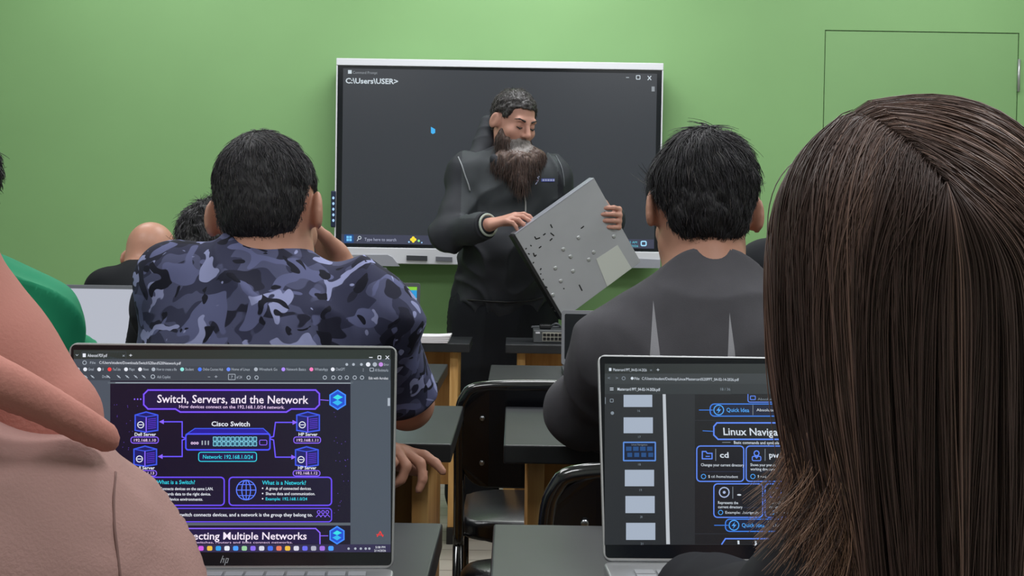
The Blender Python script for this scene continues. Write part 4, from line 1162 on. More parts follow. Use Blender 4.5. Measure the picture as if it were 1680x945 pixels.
def instructor():
    hc = W3(843, 199, 5.2)
    R = frame(180 + 36, 20, -3)
    neck = W3(835, 262, 5.24)
    shR, shL = W3(768, 292, 5.22), W3(902, 296, 5.20)    # his right arm is at the image left
    J = dict(hip=W3(825, 505, 5.26), neck=neck, shL=shL, shR=shR)
    J['elR'] = W3(735, 385, 5.08); J['wrR'] = W3(806, 368, 4.87); J['elL'] = W3(950, 405, 5.22); J['wrL'] = W3(1000, 362, 5.02)
    hx, hy, hz = J['hip']
    J['knL'] = np.array([hx + 0.12, hy, 0.50]); J['anL'] = np.array([hx + 0.13, hy + 0.02, 0.09]); J['knR'] = np.array([hx - 0.11, hy - 0.03, 0.50]); J['anR'] = np.array([hx - 0.12, hy - 0.02, 0.09])
    J['fdir'] = np.array([0.25, -0.97, 0.0])
    org = (hx, hy, 0)
    t = empty('person', org, 0, 'standing bearded man in a black jacket holding a metal chassis before the display', 'person')
    P = lambda x, y, z: hc + R @ np.array([x, y, z])
    pr = head_prims(hc, R, 1.05, True, neck, 0.06) + torso(J, 0.0) + arm(J, 'L') + arm(J, 'R') + legs(J)
    pr += hand_prims(J['wrR'], W3(868, 350, 4.78) - J['wrR'], np.array([0.15, 0.35, -1.0]), 1, s=1.1, curls=[(12, 28, 22), (16, 32, 24), (20, 36, 26), (24, 40, 28)], tc=(30, 0.5))
    pr += hand_prims(J['wrL'], np.array([0.30, -0.95, 0.08]), np.array([-1.0, -0.2, 0.0]), -1, s=1.12, curls=[(56, 44, 18), (60, 44, 18), (62, 44, 18), (64, 44, 18)], tc=(75, 0.7))
    sculpt_obj('body', pr, 0.0036, SKIN, t, org, smooth=1)
    JM = mat('black_softshell', '#2b2d33', 0.7, spec=0.3, var=0.12, vscale=7)
    JV = mat('grey_black_softshell', '#3c4044', 0.7, spec=0.3, var=0.1, vscale=7)
    A = axes(J)
    jk = torso(J, 0.035, fat=1.04, belly=0.05) + arm(J, 'L', 0.030, k=0.03) + [cap(J['shR'], J['elR'], 0.078, 0.066, 0.03), cap(J['elR'], J['wrR'] - unit(J['wrR'] - J['elR']) * 0.065, 0.062, 0.046, 0.03)]
    h = J['hip']
    jk += [ell(h + np.array([0, -0.01, 0.10]), (0.20, 0.16, 0.16), None, 0.05), cap(h + np.array([-0.02, 0, 0.06]), h + np.array([0.02, 0, 0.05]), 0.165, None, 0.03)]
    jk += [cap(neck + np.array([0, 0, -0.04]), neck + np.array([-0.01, 0.01, 0.0]), 0.085, 0.075, 0.03)]
    o, V, F = sculpt_obj('jacket', jk, 0.0065, [JM, JV], t, org, disp=folds(0.020, 9, 103, (1, 1, 0.8), 0.003, 24),
        mi=lambda Cc: ((Cc[:, 2] > 1.20) & (Cc[:, 0] > W3(757, 300, 5.1)[0]) & (Cc[:, 1] < 5.2) & (Cc[:, 0] < W3(915, 300, 5.1)[0])).astype(int))
    tr = bvh(V, F)
    def onj(name, pts, r, m, off=0.002):
        q = [surf(tr, x, y, off) for x, y in pts]; q = [Vector(a) - Vector(org) for a in q if a is not None]
        return tube_obj(name, smooth_path(q, 4), r, m, t, 6)
    onj('piping', [(748, 250), (752, 258), (758, 272), (763, 288), (768, 302), (771, 314)], 0.0028, mat('silver_piping', '#8b8f93', 0.5))
    onj('piping', [(901, 246), (912, 256), (920, 272), (924, 290), (925, 306)], 0.0022, mat('grey_piping', '#5d6167', 0.5))
    onj('zip', [(850, 290), (855, 302), (859, 316), (862, 332), (862, 350)], 0.0035, mat('zip_metal', '#a8a8a8', 0.4))
    onj('hem', [(742, 490), (770, 492), (800, 494), (840, 495), (872, 492), (890, 488)], 0.004, M_EDGE)
    # embroidered mark on the chest: small figure and a line of lettering
    q = surf(tr, 893, 297, 0.004)
    if q is not None:
        Kl = Canvas(q, (1, 0, 0), (0, 0, 1)); bl = mat('blue_thread', '#5a67c0', 0.7); wh = mat('pale_thread', '#b9bfe0', 0.7)
        Kl.line([(882, 291), (884, 294), (882, 298), (879, 302)], 1.6, wh, 1); Kl.disc(884, 290, 1.2, wh, 1); Kl.line([(880, 296), (884, 295)], 1.2, mat('pink_thread', '#b07a9a', 0.7), 1)
        Kl.rect(888, 293, 910, 298, bl, 0); [Kl.rect(890 + 4.2 * i_, 294, 893 + 4.2 * i_, 297, wh, 1) for i_ in range(5)]
        Kl.build('chest_logo', t, Matrix.Translation(-Vector(org)))
    # hood bunched behind the neck at his right
    sculpt_obj('hood', [cap(W3(800, 200, 5.30), W3(796, 240, 5.27), 0.030, 0.046, 0.03), cap(W3(796, 240, 5.27), W3(782, 268, 5.22), 0.046, 0.055, 0.03), cap(W3(800, 255, 5.34), W3(850, 262, 5.36), 0.05, 0.045, 0.03), cap(W3(812, 262, 5.13), W3(835, 285, 5.10), 0.022, 0.018, 0.02)], 0.006, JM, t, org, disp=folds(0.006, 14, 7))
    wv = J['wrR']; dv = unit(J['wrR'] - J['elR'])
    bm = bmesh.new(); e1 = unit(np.cross(dv, (0, 0, 1))); e2 = np.cross(dv, e1); cc = wv - dv * 0.018
    add_tube(bm, [cc + (e1 * math.cos(a) + e2 * math.sin(a)) * 0.041 for a in np.linspace(0, 2 * math.pi, 24, endpoint=False)], 0.0045, 8, closed=True)
    for v in bm.verts: v.co -= Vector(org)
    link('shirt_cuff', me_from_bm(bm, 'shirt_cuff', True), mat('pale_green_cuff', '#a9b3a9', 0.8), t)
    bm = bmesh.new(); cc = wv - dv * 0.036
    add_tube(bm, [cc + (e1 * math.cos(a) + e2 * math.sin(a)) * 0.047 for a in np.linspace(0, 2 * math.pi, 24, endpoint=False)], 0.007, 8, closed=True)
    for v in bm.verts: v.co -= Vector(org)
    link('sleeve_hem', me_from_bm(bm, 'sleeve_hem', True), JM, t)
    tz = legs(J, 0.045, foot=False, r=(0.085, 0.075, 0.075, 0.065)) + [ell(h + np.array([0, 0, -0.02]), (0.20, 0.15, 0.15), None, 0.05), cap(h, h + np.array([0.01, 0, -0.38]), 0.13, 0.10, 0.06)]
    sculpt_obj('trousers', tz, 0.008, mat('black_trousers', '#1b1d22', 0.85, spec=0.2), t, org, disp=folds(0.014, 7, 111, (1.6, 1.6, 0.45)))
    shoes(J, t, org, SHOE)
    short_hair(hc, R, [mat('dark_short_hair', '#2e2a2b', 0.5), HAIR_G], [0.72, 0.28], t, org, n=5000, length=(0.010, 0.018), thick=0.008, lift=0.15, rad=0.0009, s=1.05,
               line=[(-0.12, -0.07), (-0.05, -0.06), (-0.03, -0.03), (-0.015, 0.03), (0.014, 0.03), (0.022, 0.012), (0.040, 0.02), (0.048, 0.05), (0.06, 0.066), (0.12, 0.07)])
    # eyebrows and lowered lids
    eb = []
    for q_ in (-1, 1): eb += [cap(P(q_ * 0.018, 0.096, 0.024), P(q_ * 0.042, 0.089, 0.030), 0.0048, 0.0035, 0.004), cap(P(q_ * 0.042, 0.089, 0.030), P(q_ * 0.056, 0.074, 0.024), 0.0035, 0.002, 0.004)]
    sculpt_obj('eyebrows', eb, 0.0025, HAIR_B, t, org)
    el = []
    for q_ in (-1, 1): el += [cap(P(q_ * 0.021, 0.0925, -0.004), P(q_ * 0.033, 0.0955, -0.007), 0.0028, 0.003, 0.003), cap(P(q_ * 0.033, 0.0955, -0.007), P(q_ * 0.046, 0.087, -0.002), 0.003, 0.002, 0.003)]
    sculpt_obj('eyelashes', el, 0.002, HAIR_K, t, org)
    sculpt_obj('lips', [cap(P(-0.018, 0.0985, -0.0675), P(0.018, 0.0985, -0.0675), 0.0055, None, 0.003), cap(P(-0.016, 0.0965, -0.076), P(0.016, 0.0965, -0.076), 0.006, None, 0.003)], 0.0025, mat('lips', '#9a6560', 0.5), t, org)
    # beard: grey around the mouth, long brown below
    def Eb(a, r, k=0.02): return ell(P(*a), np.array(r), R, k)
    bd = [Eb((q_ * 0.058, 0.022, -0.055), (0.009, 0.022, 0.034)) for q_ in (-1, 1)]
    bd += [Eb((q_ * 0.045, 0.055, -0.078), (0.022, 0.030, 0.028)) for q_ in (-1, 1)] + [Eb((0, 0.084, -0.100), (0.030, 0.024, 0.022)), cap(P(-0.028, 0.084, -0.064), P(-0.034, 0.075, -0.085), 0.006, 0.012, 0.01), cap(P(0.028, 0.084, -0.064), P(0.034, 0.075, -0.085), 0.006, 0.012, 0.01),
           cap(P(-0.022, 0.096, -0.054), P(0.022, 0.096, -0.054), 0.0042, None, 0.006)]
    chin = P(0, 0.07, -0.09)
    b0, b1, b2 = W3(851, 268, 5.13), W3(851, 272, 5.10), W3(855, 297, 5.07)
    bd += [cap(chin + np.array([0, 0.015, -0.025]), b0, 0.034, 0.046, 0.03), ell(W3(850, 270, 5.13), (0.092, 0.048, 0.056), None, 0.03), cap(P(-0.052, 0.03, -0.075), W3(822, 264, 5.14), 0.024, 0.036, 0.03), cap(P(0.052, 0.03, -0.075), W3(882, 258, 5.14), 0.024, 0.034, 0.03), cap(W3(852, 275, 5.10), W3(856, 300, 5.06), 0.060, 0.026, 0.03)]
    bV, bF = sculpt(bd, 0.0045, disp=lambda Q: 0.004 * noise3(Q * np.array([90, 90, 22]), 2) + 0.002 * noise3(Q * 150, 4))
    # strands on the beard
    sel = rng.choice(len(bV), 6000); rt = bV[sel]; ctr_ = np.array(b0)
    outv = rt - np.array([ctr_[0], ctr_[1] + 0.03, 0]); outv[:, 2] = 0; outv /= np.linalg.norm(outv, axis=1)[:, None] + 1e-6
    ln = rng.uniform(0.018, 0.05, 6000); M = 6; ps = np.zeros((6000, M, 3)); dn = np.array([0.0, -0.15, -1.0]) + rng.normal(0, 0.16, (6000, 3))
    for j in range(M):
        q = j / (M - 1); ps[:, j] = rt + outv * (0.004 * math.sin(q * 2.6))+ dn * (ln * q)[:, None]
    sV, sF = strand_mesh(ps, np.linspace(1, 0.3, M) * 0.0009)
    mouth = P(0.0, 0.09, -0.085)
    def greyf(C_): return (np.linalg.norm((C_ - mouth) * np.array([1, 0.6, 1]), axis=1) + rng.normal(0, 0.006, len(C_))) < 0.050
    cB = greyf(bV[bF].mean(1)).astype(int) * 2
    cS = np.where(greyf(rt), 2, rng.choice([0, 1], 6000, p=[0.6, 0.4])); cS = np.repeat(cS, (M - 1) * 3)
    Vb = np.concatenate([bV, sV]); Fb = np.concatenate([bF, sF + len(bV)])
    link('beard', np_mesh('beard', Vb - np.array(org), Fb, True, np.concatenate([cB, cS])), [HAIR_B2, mat('dark_beard_hair', '#352927', 0.5), HAIR_G2], t)
instructor()

# ------------------------------------------------------------------ things on the front desks
def screen_pose(name, cx, y, zb, w, h, tilt, yaw, label, cat, group=None):
    """root at the foot of the screen; returns root, local frame"""
    t = empty(name, (cx, y, zb), yaw, label, cat, group)
    return t
def lid_mesh(w, h, th, r=0.008, mi=0):
    bm = bmesh.new(); add_prism(bm, [(x, z + h / 2) for x, z in round_rect(w, h, r, 4)], -th / 2, th / 2, None, 0.0012); bmesh.ops.recalc_face_normals(bm, faces=bm.faces); return bm
def laptop(cx, y, w, d, h, tilt, yaw, label, lidm=M_SILVER, basem=M_SILVER, z0=DH, bezel=None, bz=(0.006, 0.012, 0.006, 0.03), keys=True):
    """screen faces -Y; root at hinge on the desk; tilt back in degrees"""
    t = empty('laptop', (cx, y, z0), math.radians(yaw), label, 'laptop')
    bt = 0.016
    bm = bmesh.new(); add_prism(bm, [(x, zz - d / 2) for x, zz in round_rect(w, d, 0.012, 4)], 0.002, bt, lambda v: Vector((v.x, v.z, v.y)), 0.002); bmesh.ops.recalc_face_normals(bm, faces=bm.faces)
    base = link('base', me_from_bm(bm, 'base'), basem, t)
    if keys:
        bm = bmesh.new(); nx = 14; kw = (w - 0.05) / nx; rows_ = 6; kd = 0.0185
        for j in range(rows_):
            for i in range(nx):
                if j == 0 and 3 <= i <= 8: continue
                add_box(bm, (-(w - 0.05) / 2 + kw * (i + 0.5), -d + 0.095 + kd * j, bt + 0.001), (kw - 0.0028, kd - 0.0028, 0.002), None, 0)
        add_box(bm, (-(w - 0.05) / 2 + kw * 6, -d + 0.095, bt + 0.001), (kw * 6 - 0.0028, kd - 0.0028, 0.002))
        link('keyboard', me_from_bm(bm, 'keyboard'), M_KEY, base)
        bm = bmesh.new(); add_box(bm, (0, -d + 0.045, bt + 0.0003), (0.11, 0.065, 0.0008)); link('touchpad', me_from_bm(bm, 'touchpad'), M_SILVER, base)
    lid = link('lid', me_from_bm(lid_mesh(w, h, 0.006), 'lid'), lidm, t, loc=(0, 0.0, bt), rot=(-math.radians(tilt), 0, 0))
    L_, T_, R_, B_ = bz
    bm = bmesh.new(); add_prism(bm, [(x + (L_ - R_) / 2, z + B_ + (h - T_ - B_) / 2) for x, z in round_rect(w - L_ - R_, h - T_ - B_, 0.004, 3)], -0.0034, -0.0028); bmesh.ops.recalc_face_normals(bm, faces=bm.faces)
    link('screen', me_from_bm(bm, 'screen'), bezel or M_BEZ, lid)
    Rm = Matrix.Rotation(math.radians(yaw), 3, 'Z'); Rl = Rm @ Matrix.Rotation(-math.radians(tilt), 3, 'X')
    ol = Vector((cx, y, z0)) + Rm @ Vector((0, 0, bt))
    nrm = Rl @ Vector((0, -1, 0))
    Kv = Canvas(ol + nrm * 0.0034, Rl @ Vector((1, 0, 0)), Rl @ Vector((0, 0, 1)))
    minv = (Matrix.Translation(ol) @ Rl.to_4x4()).inverted()
    return t, lid, Kv, minv, (ol, Rl)
def proj(p):
    q = CR.transposed() @ (Vector(p) - CP); return (840 + FPX * q.x / -q.z, 472.5 - FPX * q.y / -q.z)
def report(tag_, w, h, ol, Rl):
    print(tag_, [tuple(round(v) for v in proj(ol + Rl @ Vector(c))) for c in ((-w / 2, 0, h), (w / 2, 0, h), (w / 2, 0, 0), (-w / 2, 0, 0))])
LP1 = (-0.2745, 1.2486, 0.3242, 0.215, 0.2203, 8.8, 4)
LP2 = (0.276, 1.3075, 0.357, 0.235, 0.2241, 24.8, 2)

# ================= left foreground laptop
LW, LH = 0.3235, 0.2285
t1, lid1, K, mi1, pose1 = laptop(*LP1, 'silver laptop showing purple network diagram slides, on the nearest left desk', bz=(0.0022, 0.0022, 0.0022, 0.003))
report('left', LP1[2], LP1[4], *pose1)
E = emit
bg = E('#4a535f'); white = E('#e6eaf4'); dim = E('#aab3bf'); pur = E('#6a3df2'); pur2 = E('#8a63ff'); cyn = E('#2fd0e6'); navy = E('#110e26'); pink = E('#e7c9f0'); blu = E('#3a56e8')
K.rect(121, 574, 641, 906, bg, 0)
K.rect(121, 574, 641, 589, E('#2a322f'), 1); K.frame(134, 577, 207, 590, 2, 0.5, E('#454d55'), 1.5, E('#454d55'))
K.rect(121, 589, 641, 601, E('#434b55'), 1); K.rect(121, 601, 641, 624, E('#3c444e'), 1)
K.text('v', 124, 129, 584, 4, dim); K.rect(136, 580, 141, 586, white, 3); K.text('Advanced PDF.pdf', 144, 176, 585.5, 5, white); K.text('x', 201, 205, 585, 4, dim); K.text('+', 212, 217, 586, 6, white)
K.line([(606, 586.5), (611, 586.5)], 1.2, white, 3); K.frame(620, 584, 625, 589, 1, 1.1, white, 3); K.line([(633, 584), (638, 589)], 1.1, white, 3); K.line([(638, 584), (633, 589)], 1.1, white, 3)
K.ring(139, 595, 3, 1, dim, 3); K.text('File', 148, 157, 597, 4, dim); K.text('C:/Users/student/Downloads/Switch%20and%20Network.pdf', 163, 297, 597, 4.5, white)
for i, (x, c) in enumerate(((569, dim), (580, dim), (593, dim), (604, white), (615, dim), (625, E('#c38be0')))): K.disc(x, 598, 3.6 if i > 2 else 2.3, c, 3)
K.text('Error', 630, 638, 600, 4, dim)
bms = [(127, 131, '', '#aab3bf'), (139, 154, 'Gmail', '#e6eaf4'), (162, 170, 'AI', '#e6eaf4'), (179, 198, 'YouTube', '#ff4040'), (206, 221, 'Maps', '#e6eaf4'), (229, 244, 'News', '#e6eaf4'), (251, 290, 'How to create a file', '#aab3bf'),
       (298, 318, 'Student', '#8fe8e0'), (327, 366, 'Online Courses Hub', '#4a7cff'), (374, 410, 'Home of Linux', '#6a8cff'), (419, 455, 'Wireshark Go', '#aab3bf'), (464, 502, 'Network Basics', '#b08cff'), (510, 538, 'WhatsApp', '#ff80c0'), (545, 566, 'ChatGPT', '#e6eaf4')]
for x0, x1, s_, c in bms:
    K.disc(x0 + 1, 606, 3.2, E(c), 3)
    if s_: K.text(s_, x0 + 6, x1, 608, 4.6, dim)
K.text(':', 595, 597, 609, 6, dim); K.frame(607, 604, 613, 609, 1, 1, dim, 3); K.text('All Bookmarks', 615, 637, 609.5, 4.6, dim)
for x in (128, 141, 152, 178, 195, 209, 223, 236): K.line([(x - 2.5, 616), (x + 2.5, 620)], 1.3, dim, 3); K.disc(x, 618, 1.4, dim, 3)
K.text('Draw', 168, 178, 620, 4.5, dim); K.ring(251, 618, 3, 1.2, dim, 3); K.text('Ask Copilot', 258, 280, 620.5, 4.6, dim)
K.text('-', 341, 345, 620, 5, dim); K.text('+', 352, 357, 621, 6, dim); K.text('of 24', 388, 397, 621, 4.6, dim); K.frame(375, 614, 386, 623, 1, 0.9, dim, 3); K.text('7', 379, 382, 621, 4.6, dim)
for x in (408, 421, 533, 547, 558, 569, 582, 594): K.ring(x, 619.5, 2.8, 1.1, dim, 3)
K.text('Edit with Acrobat', 605, 637, 622.5, 4.4, white)
# page
K.rect(181, 624.5, 575, 893, navy, 1); K.rect(177, 626.5, 579, 629.5, E('#59626c'), 2); K.line([(190, 628), (575, 629)], 1.0, dim, 2.2)
for i in range(60): K.disc(random.choice((rng.uniform(184, 232), rng.uniform(548, 573))), rng.uniform(660, 850), 0.5, pur2, 1.4, 5)
def neon(pts, w=1.8, c=pur, layer=2, closed=True): K.line(pts, w, c, layer, closed)
title = [(243, 640), (518, 640), (524, 646), (524, 664), (517, 671), (478, 671), (470, 676), (296, 676), (288, 671), (243, 671), (236, 664), (236, 647)]
K.poly(title, E('#1a1240'), 1.3); neon(title, 3.2, E('#4a24c8'), 1.8); neon(title, 1.5, pur2, 2)
K.text('Switch, Servers, and the Network', 258, 506, 660.5, 13, E('#f3e6f7'), 3, 0.012)
K.text('How devices connect on the 192.168.1.0/24 network.', 294, 467, 669.5, 5.2, pink, 3, 0.01)
for x in (221, 226, 231): K.disc(x, 655, 1.3, pur2, 2)
K.line([(526, 656), (539, 657)], 1.3, pur2, 2)
def hexa(cx, cy, r):
    hp = [(cx + r * math.sin(math.radians(60 * k)), cy + r * 1.08 * math.cos(math.radians(60 * k))) for k in range(6)]
    K.poly(hp, E('#1c4fd0'), 1.6); K.line(hp, 2.2, E('#3f8cff'), 2, True)
    K.poly([(cx - r * 0.55, cy - r * 0.25), (cx, cy - r * 0.6), (cx + r * 0.6, cy - r * 0.3), (cx, cy)], E('#36e0e8'), 2.2); K.poly([(cx + r * 0.55, cy + r * 0.3), (cx, cy + r * 0.65), (cx - r * 0.6, cy + r * 0.3), (cx, cy)], E('#2fb6f0'), 2.2)
hexa(554, 656, 14.5)
K.text('Cisco Switch', 347, 410, 699, 7.6, white, 3, 0.02)
def server(cx, cy):
    x0, y0 = cx - 18, cy - 15
    K.poly([(x0, y0 + 5), (x0 + 18, y0), (x0 + 36, y0 + 5), (x0 + 36, y0 + 30), (x0 + 18, y0 + 33), (x0, y0 + 30)], E('#191a66'), 1.6)
    K.line([(x0, y0 + 5), (x0 + 18, y0), (x0 + 37, y0 + 5), (x0 + 37, y0 + 30), (x0 + 18, y0 + 33), (x0, y0 + 30)], 2.2, blu, 2, True)
    K.line([(x0 + 18, y0 + 8), (x0 + 18, y0 + 33)], 1.8, pur2, 2); K.line([(x0, y0 + 5), (x0 + 18, y0 + 8), (x0 + 37, y0 + 5)], 1.4, blu, 2)
    for q in range(6): K.line([(x0 + 21, y0 + 12 + 3 * q), (x0 + 34, y0 + 10.5 + 3 * q)], 0.8, pur, 2)
    K.ring(x0 + 9, y0 + 21, 5, 1.4, white, 3); K.line([(x0 + 6, y0 + 21), (x0 + 12, y0 + 21)], 1.3, white, 3)
def pill(x0, y0, x1, y1, s_, c=pur2, tc=pink): 
    K.frame(x0, y0, x1, y1, 4, 1.4, c, 2, E('#1b1446')); K.text(s_, x0 + 5, x1 - 4, y1 - 2.6, 4.6, tc, 3, 0.01)
server(240, 691); K.text('Dell Server', 221, 256, 715, 5.2, white, 3, 0.02); pill(215, 717, 260, 727, '192.168.1.10')
server(238, 747); K.text('Dell Server', 219, 254, 770, 5.2, white, 3, 0.02); pill(213, 772, 257, 781, '192.168.1.13')
server(505, 691); K.text('HP Server', 490, 521, 715, 5.2, white, 3, 0.02); pill(482, 717, 526, 727, '192.168.1.11')
server(503, 748); K.text('HP Server', 489, 519, 770, 5.2, white, 3, 0.02); pill(481, 772, 525, 781, '192.168.1.12')
K.poly([(320, 703), (432, 703), (443, 713), (305, 713)], E('#231a9a'), 1.6); K.line([(305, 713), (320, 703), (432, 703), (443, 713)], 1.6, blu, 2)
K.frame(305, 712, 443, 738, 4, 2.4, E('#4a50ff'), 2, E('#141238'))
K.text('ooo', 313, 326, 729, 6, pink, 3, 0.03)
for k in range(3): K.rect(331 + 5 * k, 723, 333 + 5 * k, 730, dim, 3)
for j in range(2):
    for i in range(10): K.frame(350 + 7.3 * i, 717 + 8 * j, 355.5 + 7.3 * i, 723.5 + 8 * j, 0.8, 1.1, E('#7fd0e8'), 3, E('#23546e'))
K.frame(426, 722, 438, 730, 2, 1.1, pur2, 3)
pill(326, 742, 421, 757, '', cyn); K.text('Network: 192.168.1.0/24', 333, 415, 752.5, 6.4, cyn, 3, 0.012)
for pts in ([(263, 692), (299, 692), (299, 717), (305, 719)], [(261, 749), (299, 749), (299, 722), (305, 720)], [(486, 693), (452, 693), (449, 716), (443, 718)], [(484, 750), (452, 750), (449, 722), (443, 720)]):
    K.line(pts, 2.0, E('#6a55ff'), 2)
    x, y = pts[0]; sg = -1 if x < 300 else 1; K.poly([(x + sg * 2, y), (x - sg * 6, y - 4), (x - sg * 6, y + 4)], pur2, 2.2)
K.frame(225, 783, 368, 829, 6, 2.2, E('#6a4cf5'), 2, E('#14112e')); K.frame(376, 783, 544, 829, 6, 2.2, E('#6a4cf5'), 2, E('#14112e'))
K.text('What is a Switch?', 257, 320, 794, 6.4, cyn, 3, 0.012)
for i, s_ in enumerate(('Connects devices on the same LAN.', 'Forwards data to the right device.', 'Joins device environments.')): K.text(s_, 262, (350, 346, 333)[i], 804 + 8.6 * i, 4.8, white, 3, 0.012)
for k in (1.0, 0.45): K.ring(404, 804, 16, 1.6, E('#5a7cff'), 2, 24, sx=k)
K.line([(388, 804), (420, 804)], 1.4, E('#5a7cff'), 2); K.line([(391, 795), (417, 795)], 1.1, E('#5a7cff'), 2); K.line([(391, 813), (417, 813)], 1.1, E('#5a7cff'), 2); K.line([(404, 788), (404, 820)], 1.4, E('#5a7cff'), 2)
K.text('What is a Network?', 430, 502, 795, 6.6, cyn, 3, 0.012)
for i, (s_, x1, c) in enumerate((('A group of connected devices.', 511, white), ('Shares data and communication.', 517, white), ('Example: 192.168.1.0/24', 504, cyn))):
    K.disc(431, 801 + 8.6 * i, 1.2, white, 3); K.text(s_, 436, x1, 803.5 + 8.6 * i, 4.8, c, 3, 0.012)
K.frame(225, 834, 544, 856, 5, 1.8, E('#6a4cf5'), 2, E('#14112e')); K.text('A switch connects devices, and a network is the group they belong to.', 287, 513, 847, 5.6, white, 3, 0.014)
for dx in (-7, 0, 7): K.ring(530 + dx, 840, 2.4, 1.1, pur2, 3); K.line([(526 + dx, 848), (530 + dx, 844), (534 + dx, 848)], 1.2, pur2, 3)
K.rect(181, 857.5, 575, 862, E('#59626c'), 2)
K.poly([(295, 867), (518, 867), (525, 874), (525, 892), (268, 892), (268, 874)], E('#1a1240'), 1.3); K.line([(268, 892), (268, 874), (276, 867), (518, 867), (525, 874), (525, 892)], 2, pur2, 2)
K.text('Connecting Multiple Networks', 276, 503, 885, 12, E('#f3e6f7'), 3, 0.012); K.text('How switches, routers and links connect networks.', 300, 480, 891.5, 3.6, pink, 3); hexa(553, 878, 13); K.line([(526, 879), (538, 879)], 1.3, pur2, 2)
K.line([(619, 880), (624, 872), (628, 880)], 1.8, E('#e03838'), 3); K.line([(618, 877), (629, 878)], 1.4, E('#e03838'), 3)
K.rect(636, 653, 640, 666, dim, 3)
K.rect(121, 893, 641, 906, E('#2e2a4c'), 2)
ic = ['#d05be0', '#f0c040', '#2f9fe8', '#e6eaf4', '#4aa0ff', '#9ad0a0', '#8a6cf0', '#d8d8e8', '#3f6ff0', '#e87a5a', '#f0c040', '#d8d8e8', '#6a6cf0', '#b0b0c0', '#a070e0', '#4aa0ff']
for i, c in enumerate(ic): K.frame(326 + 14.2 * i, 896, 334 + 14.2 * i, 903, 2, 0.6, E(c), 3, E(c))
for x in (572, 583, 592, 600, 606): K.disc(x, 900, 2, dim, 3)
K.text('5:08 PM', 616, 632, 899.5, 3.6, white); K.text('2/14/2026', 614, 633, 905, 3.6, white)
K.build('screen_image', lid1, mi1)
K2 = Canvas(K.o, K.ux, K.uz); lg = mat('pale_print', '#9ea2a8', 0.4)
K2.line([(366, 912), (362, 923)], 1.4, lg, 0); K2.line([(365.5, 917), (368, 916.5), (366, 923)], 1.4, lg, 0); K2.line([(371.5, 916), (368.5, 927)], 1.4, lg, 0); K2.line([(371.5, 916), (375, 916.5), (373, 923), (370, 923)], 1.4, lg, 0)
K2.build('lid_logo', lid1, mi1)

# ================= right foreground laptop
t2, lid2, K, mi2, pose2 = laptop(*LP2, 'silver laptop showing a command-line slide beside a column of thumbnails, right of the aisle', bz=(0.0022, 0.0022, 0.0022, 0.003))
report('right', LP2[2], LP2[4], *pose2)
wt = E('#cfd8e2'); dm = E('#7f8a94'); bl = E('#3a7be0'); bl2 = E('#5b86f0'); gl = E('#4aa0f0')
K.rect(992, 597, 1506, 894, E('#24282c'), 0); K.rect(992, 597, 1506, 613, E('#1f2626'), 1); K.frame(997, 600, 1072, 614, 2, 0.5, E('#33393c'), 1.3, E('#33393c')); K.rect(992, 613, 1506, 630, E('#33393c'), 1); K.rect(992, 630, 1506, 647, E('#2c3235'), 1)
K.rect(999, 604, 1003, 609, wt, 3); K.text('Mastercard PPT_04-02-14-2026', 1006, 1061, 609, 4.6, wt); K.text('x', 1066, 1070, 609, 4, dm); K.text('+', 1077, 1082, 610, 6, wt)
K.text('<', 997, 1001, 623, 5, dm); K.text('>', 1010, 1014, 623, 5, dm); K.ring(1023, 621, 2.6, 1, dm, 3); K.disc(1037, 621, 2.4, wt, 3); K.text('File', 1041, 1049, 623.5, 4.4, wt)
K.text('C:/Users/student/Desktop/Linux/Mastercard%20PPT_04-02-14-2026.pdf', 1053, 1212, 623.5, 4.6, wt)
K.text('Mastercard PPT_04-02-14-2026.pdf', 1013, 1083, 641, 4.8, wt, 3, 0.01); K.line([(1001, 637), (1006, 637)], 1.2, wt, 3); K.line([(1001, 640), (1006, 640)], 1.2, wt, 3)
K.text('18 / 36', 1182, 1198, 641, 4.4, dm); K.text('-', 1208, 1212, 640, 5, wt); K.text('75%', 1219, 1230, 641.5, 4.6, wt); K.text('+', 1236, 1240, 641.5, 5, wt); K.frame(1251, 635, 1256, 642, 1, 1, wt, 3)
K.frame(1001, 655, 1006, 660, 1, 1, dm, 3); K.disc(1004.5, 678, 2.8, dm, 3); K.rect(992.5, 652, 993.5, 663, dm, 3)
th_ = [(1023, 648, 1070, 668), (1023, 685, 1071, 711), None, (1025, 771, 1073, 798), (1026, 814, 1074, 842), (1027, 858, 1075, 886)]
for i, b_ in enumerate(th_):
    if b_: K.rect(*b_, E('#a3afc0'), 2); K.text(str(16 + i), 1046 + i, 1050 + i, b_[3] + 8, 3.6, dm)
K.frame(1023, 726, 1075, 756, 1, 2.2, E('#5a8ad8'), 3, E('#0c1a33'))
for i in range(4): K.rect(1027 + 11.5 * i, 733, 1036 + 11.5 * i, 740, E('#1f4a80'), 3); K.rect(1029 + 11.5 * i, 743, 1037 + 11.5 * i, 750, E('#1f4a80'), 3)
K.text('Linux Navigation', 1036, 1062, 731, 3, dm); K.text('18', 1047, 1051, 764, 3.6, dm)
K.poly([(1087, 647), (1092, 647), (1099, 893), (1093, 893)], E('#b9bfc6'), 2)
K.rect(1140, 647, 1480, 893, E('#14171b'), 1); K.line([(1140, 690), (1480, 690)], 0.8, E('#2a3038'), 2); K.line([(1140, 876), (1480, 876)], 0.8, E('#2a3038'), 2)
K.frame(1227, 640, 1300, 660, 3, 1.4, bl2, 2); K.frame(1231, 650, 1239, 656, 1, 1.2, bl2, 3); K.text('Absolute path...', 1243, 1290, 657, 4, dm); K.rect(1200, 630.2, 1330, 646.9, E('#2c3235'), 4)
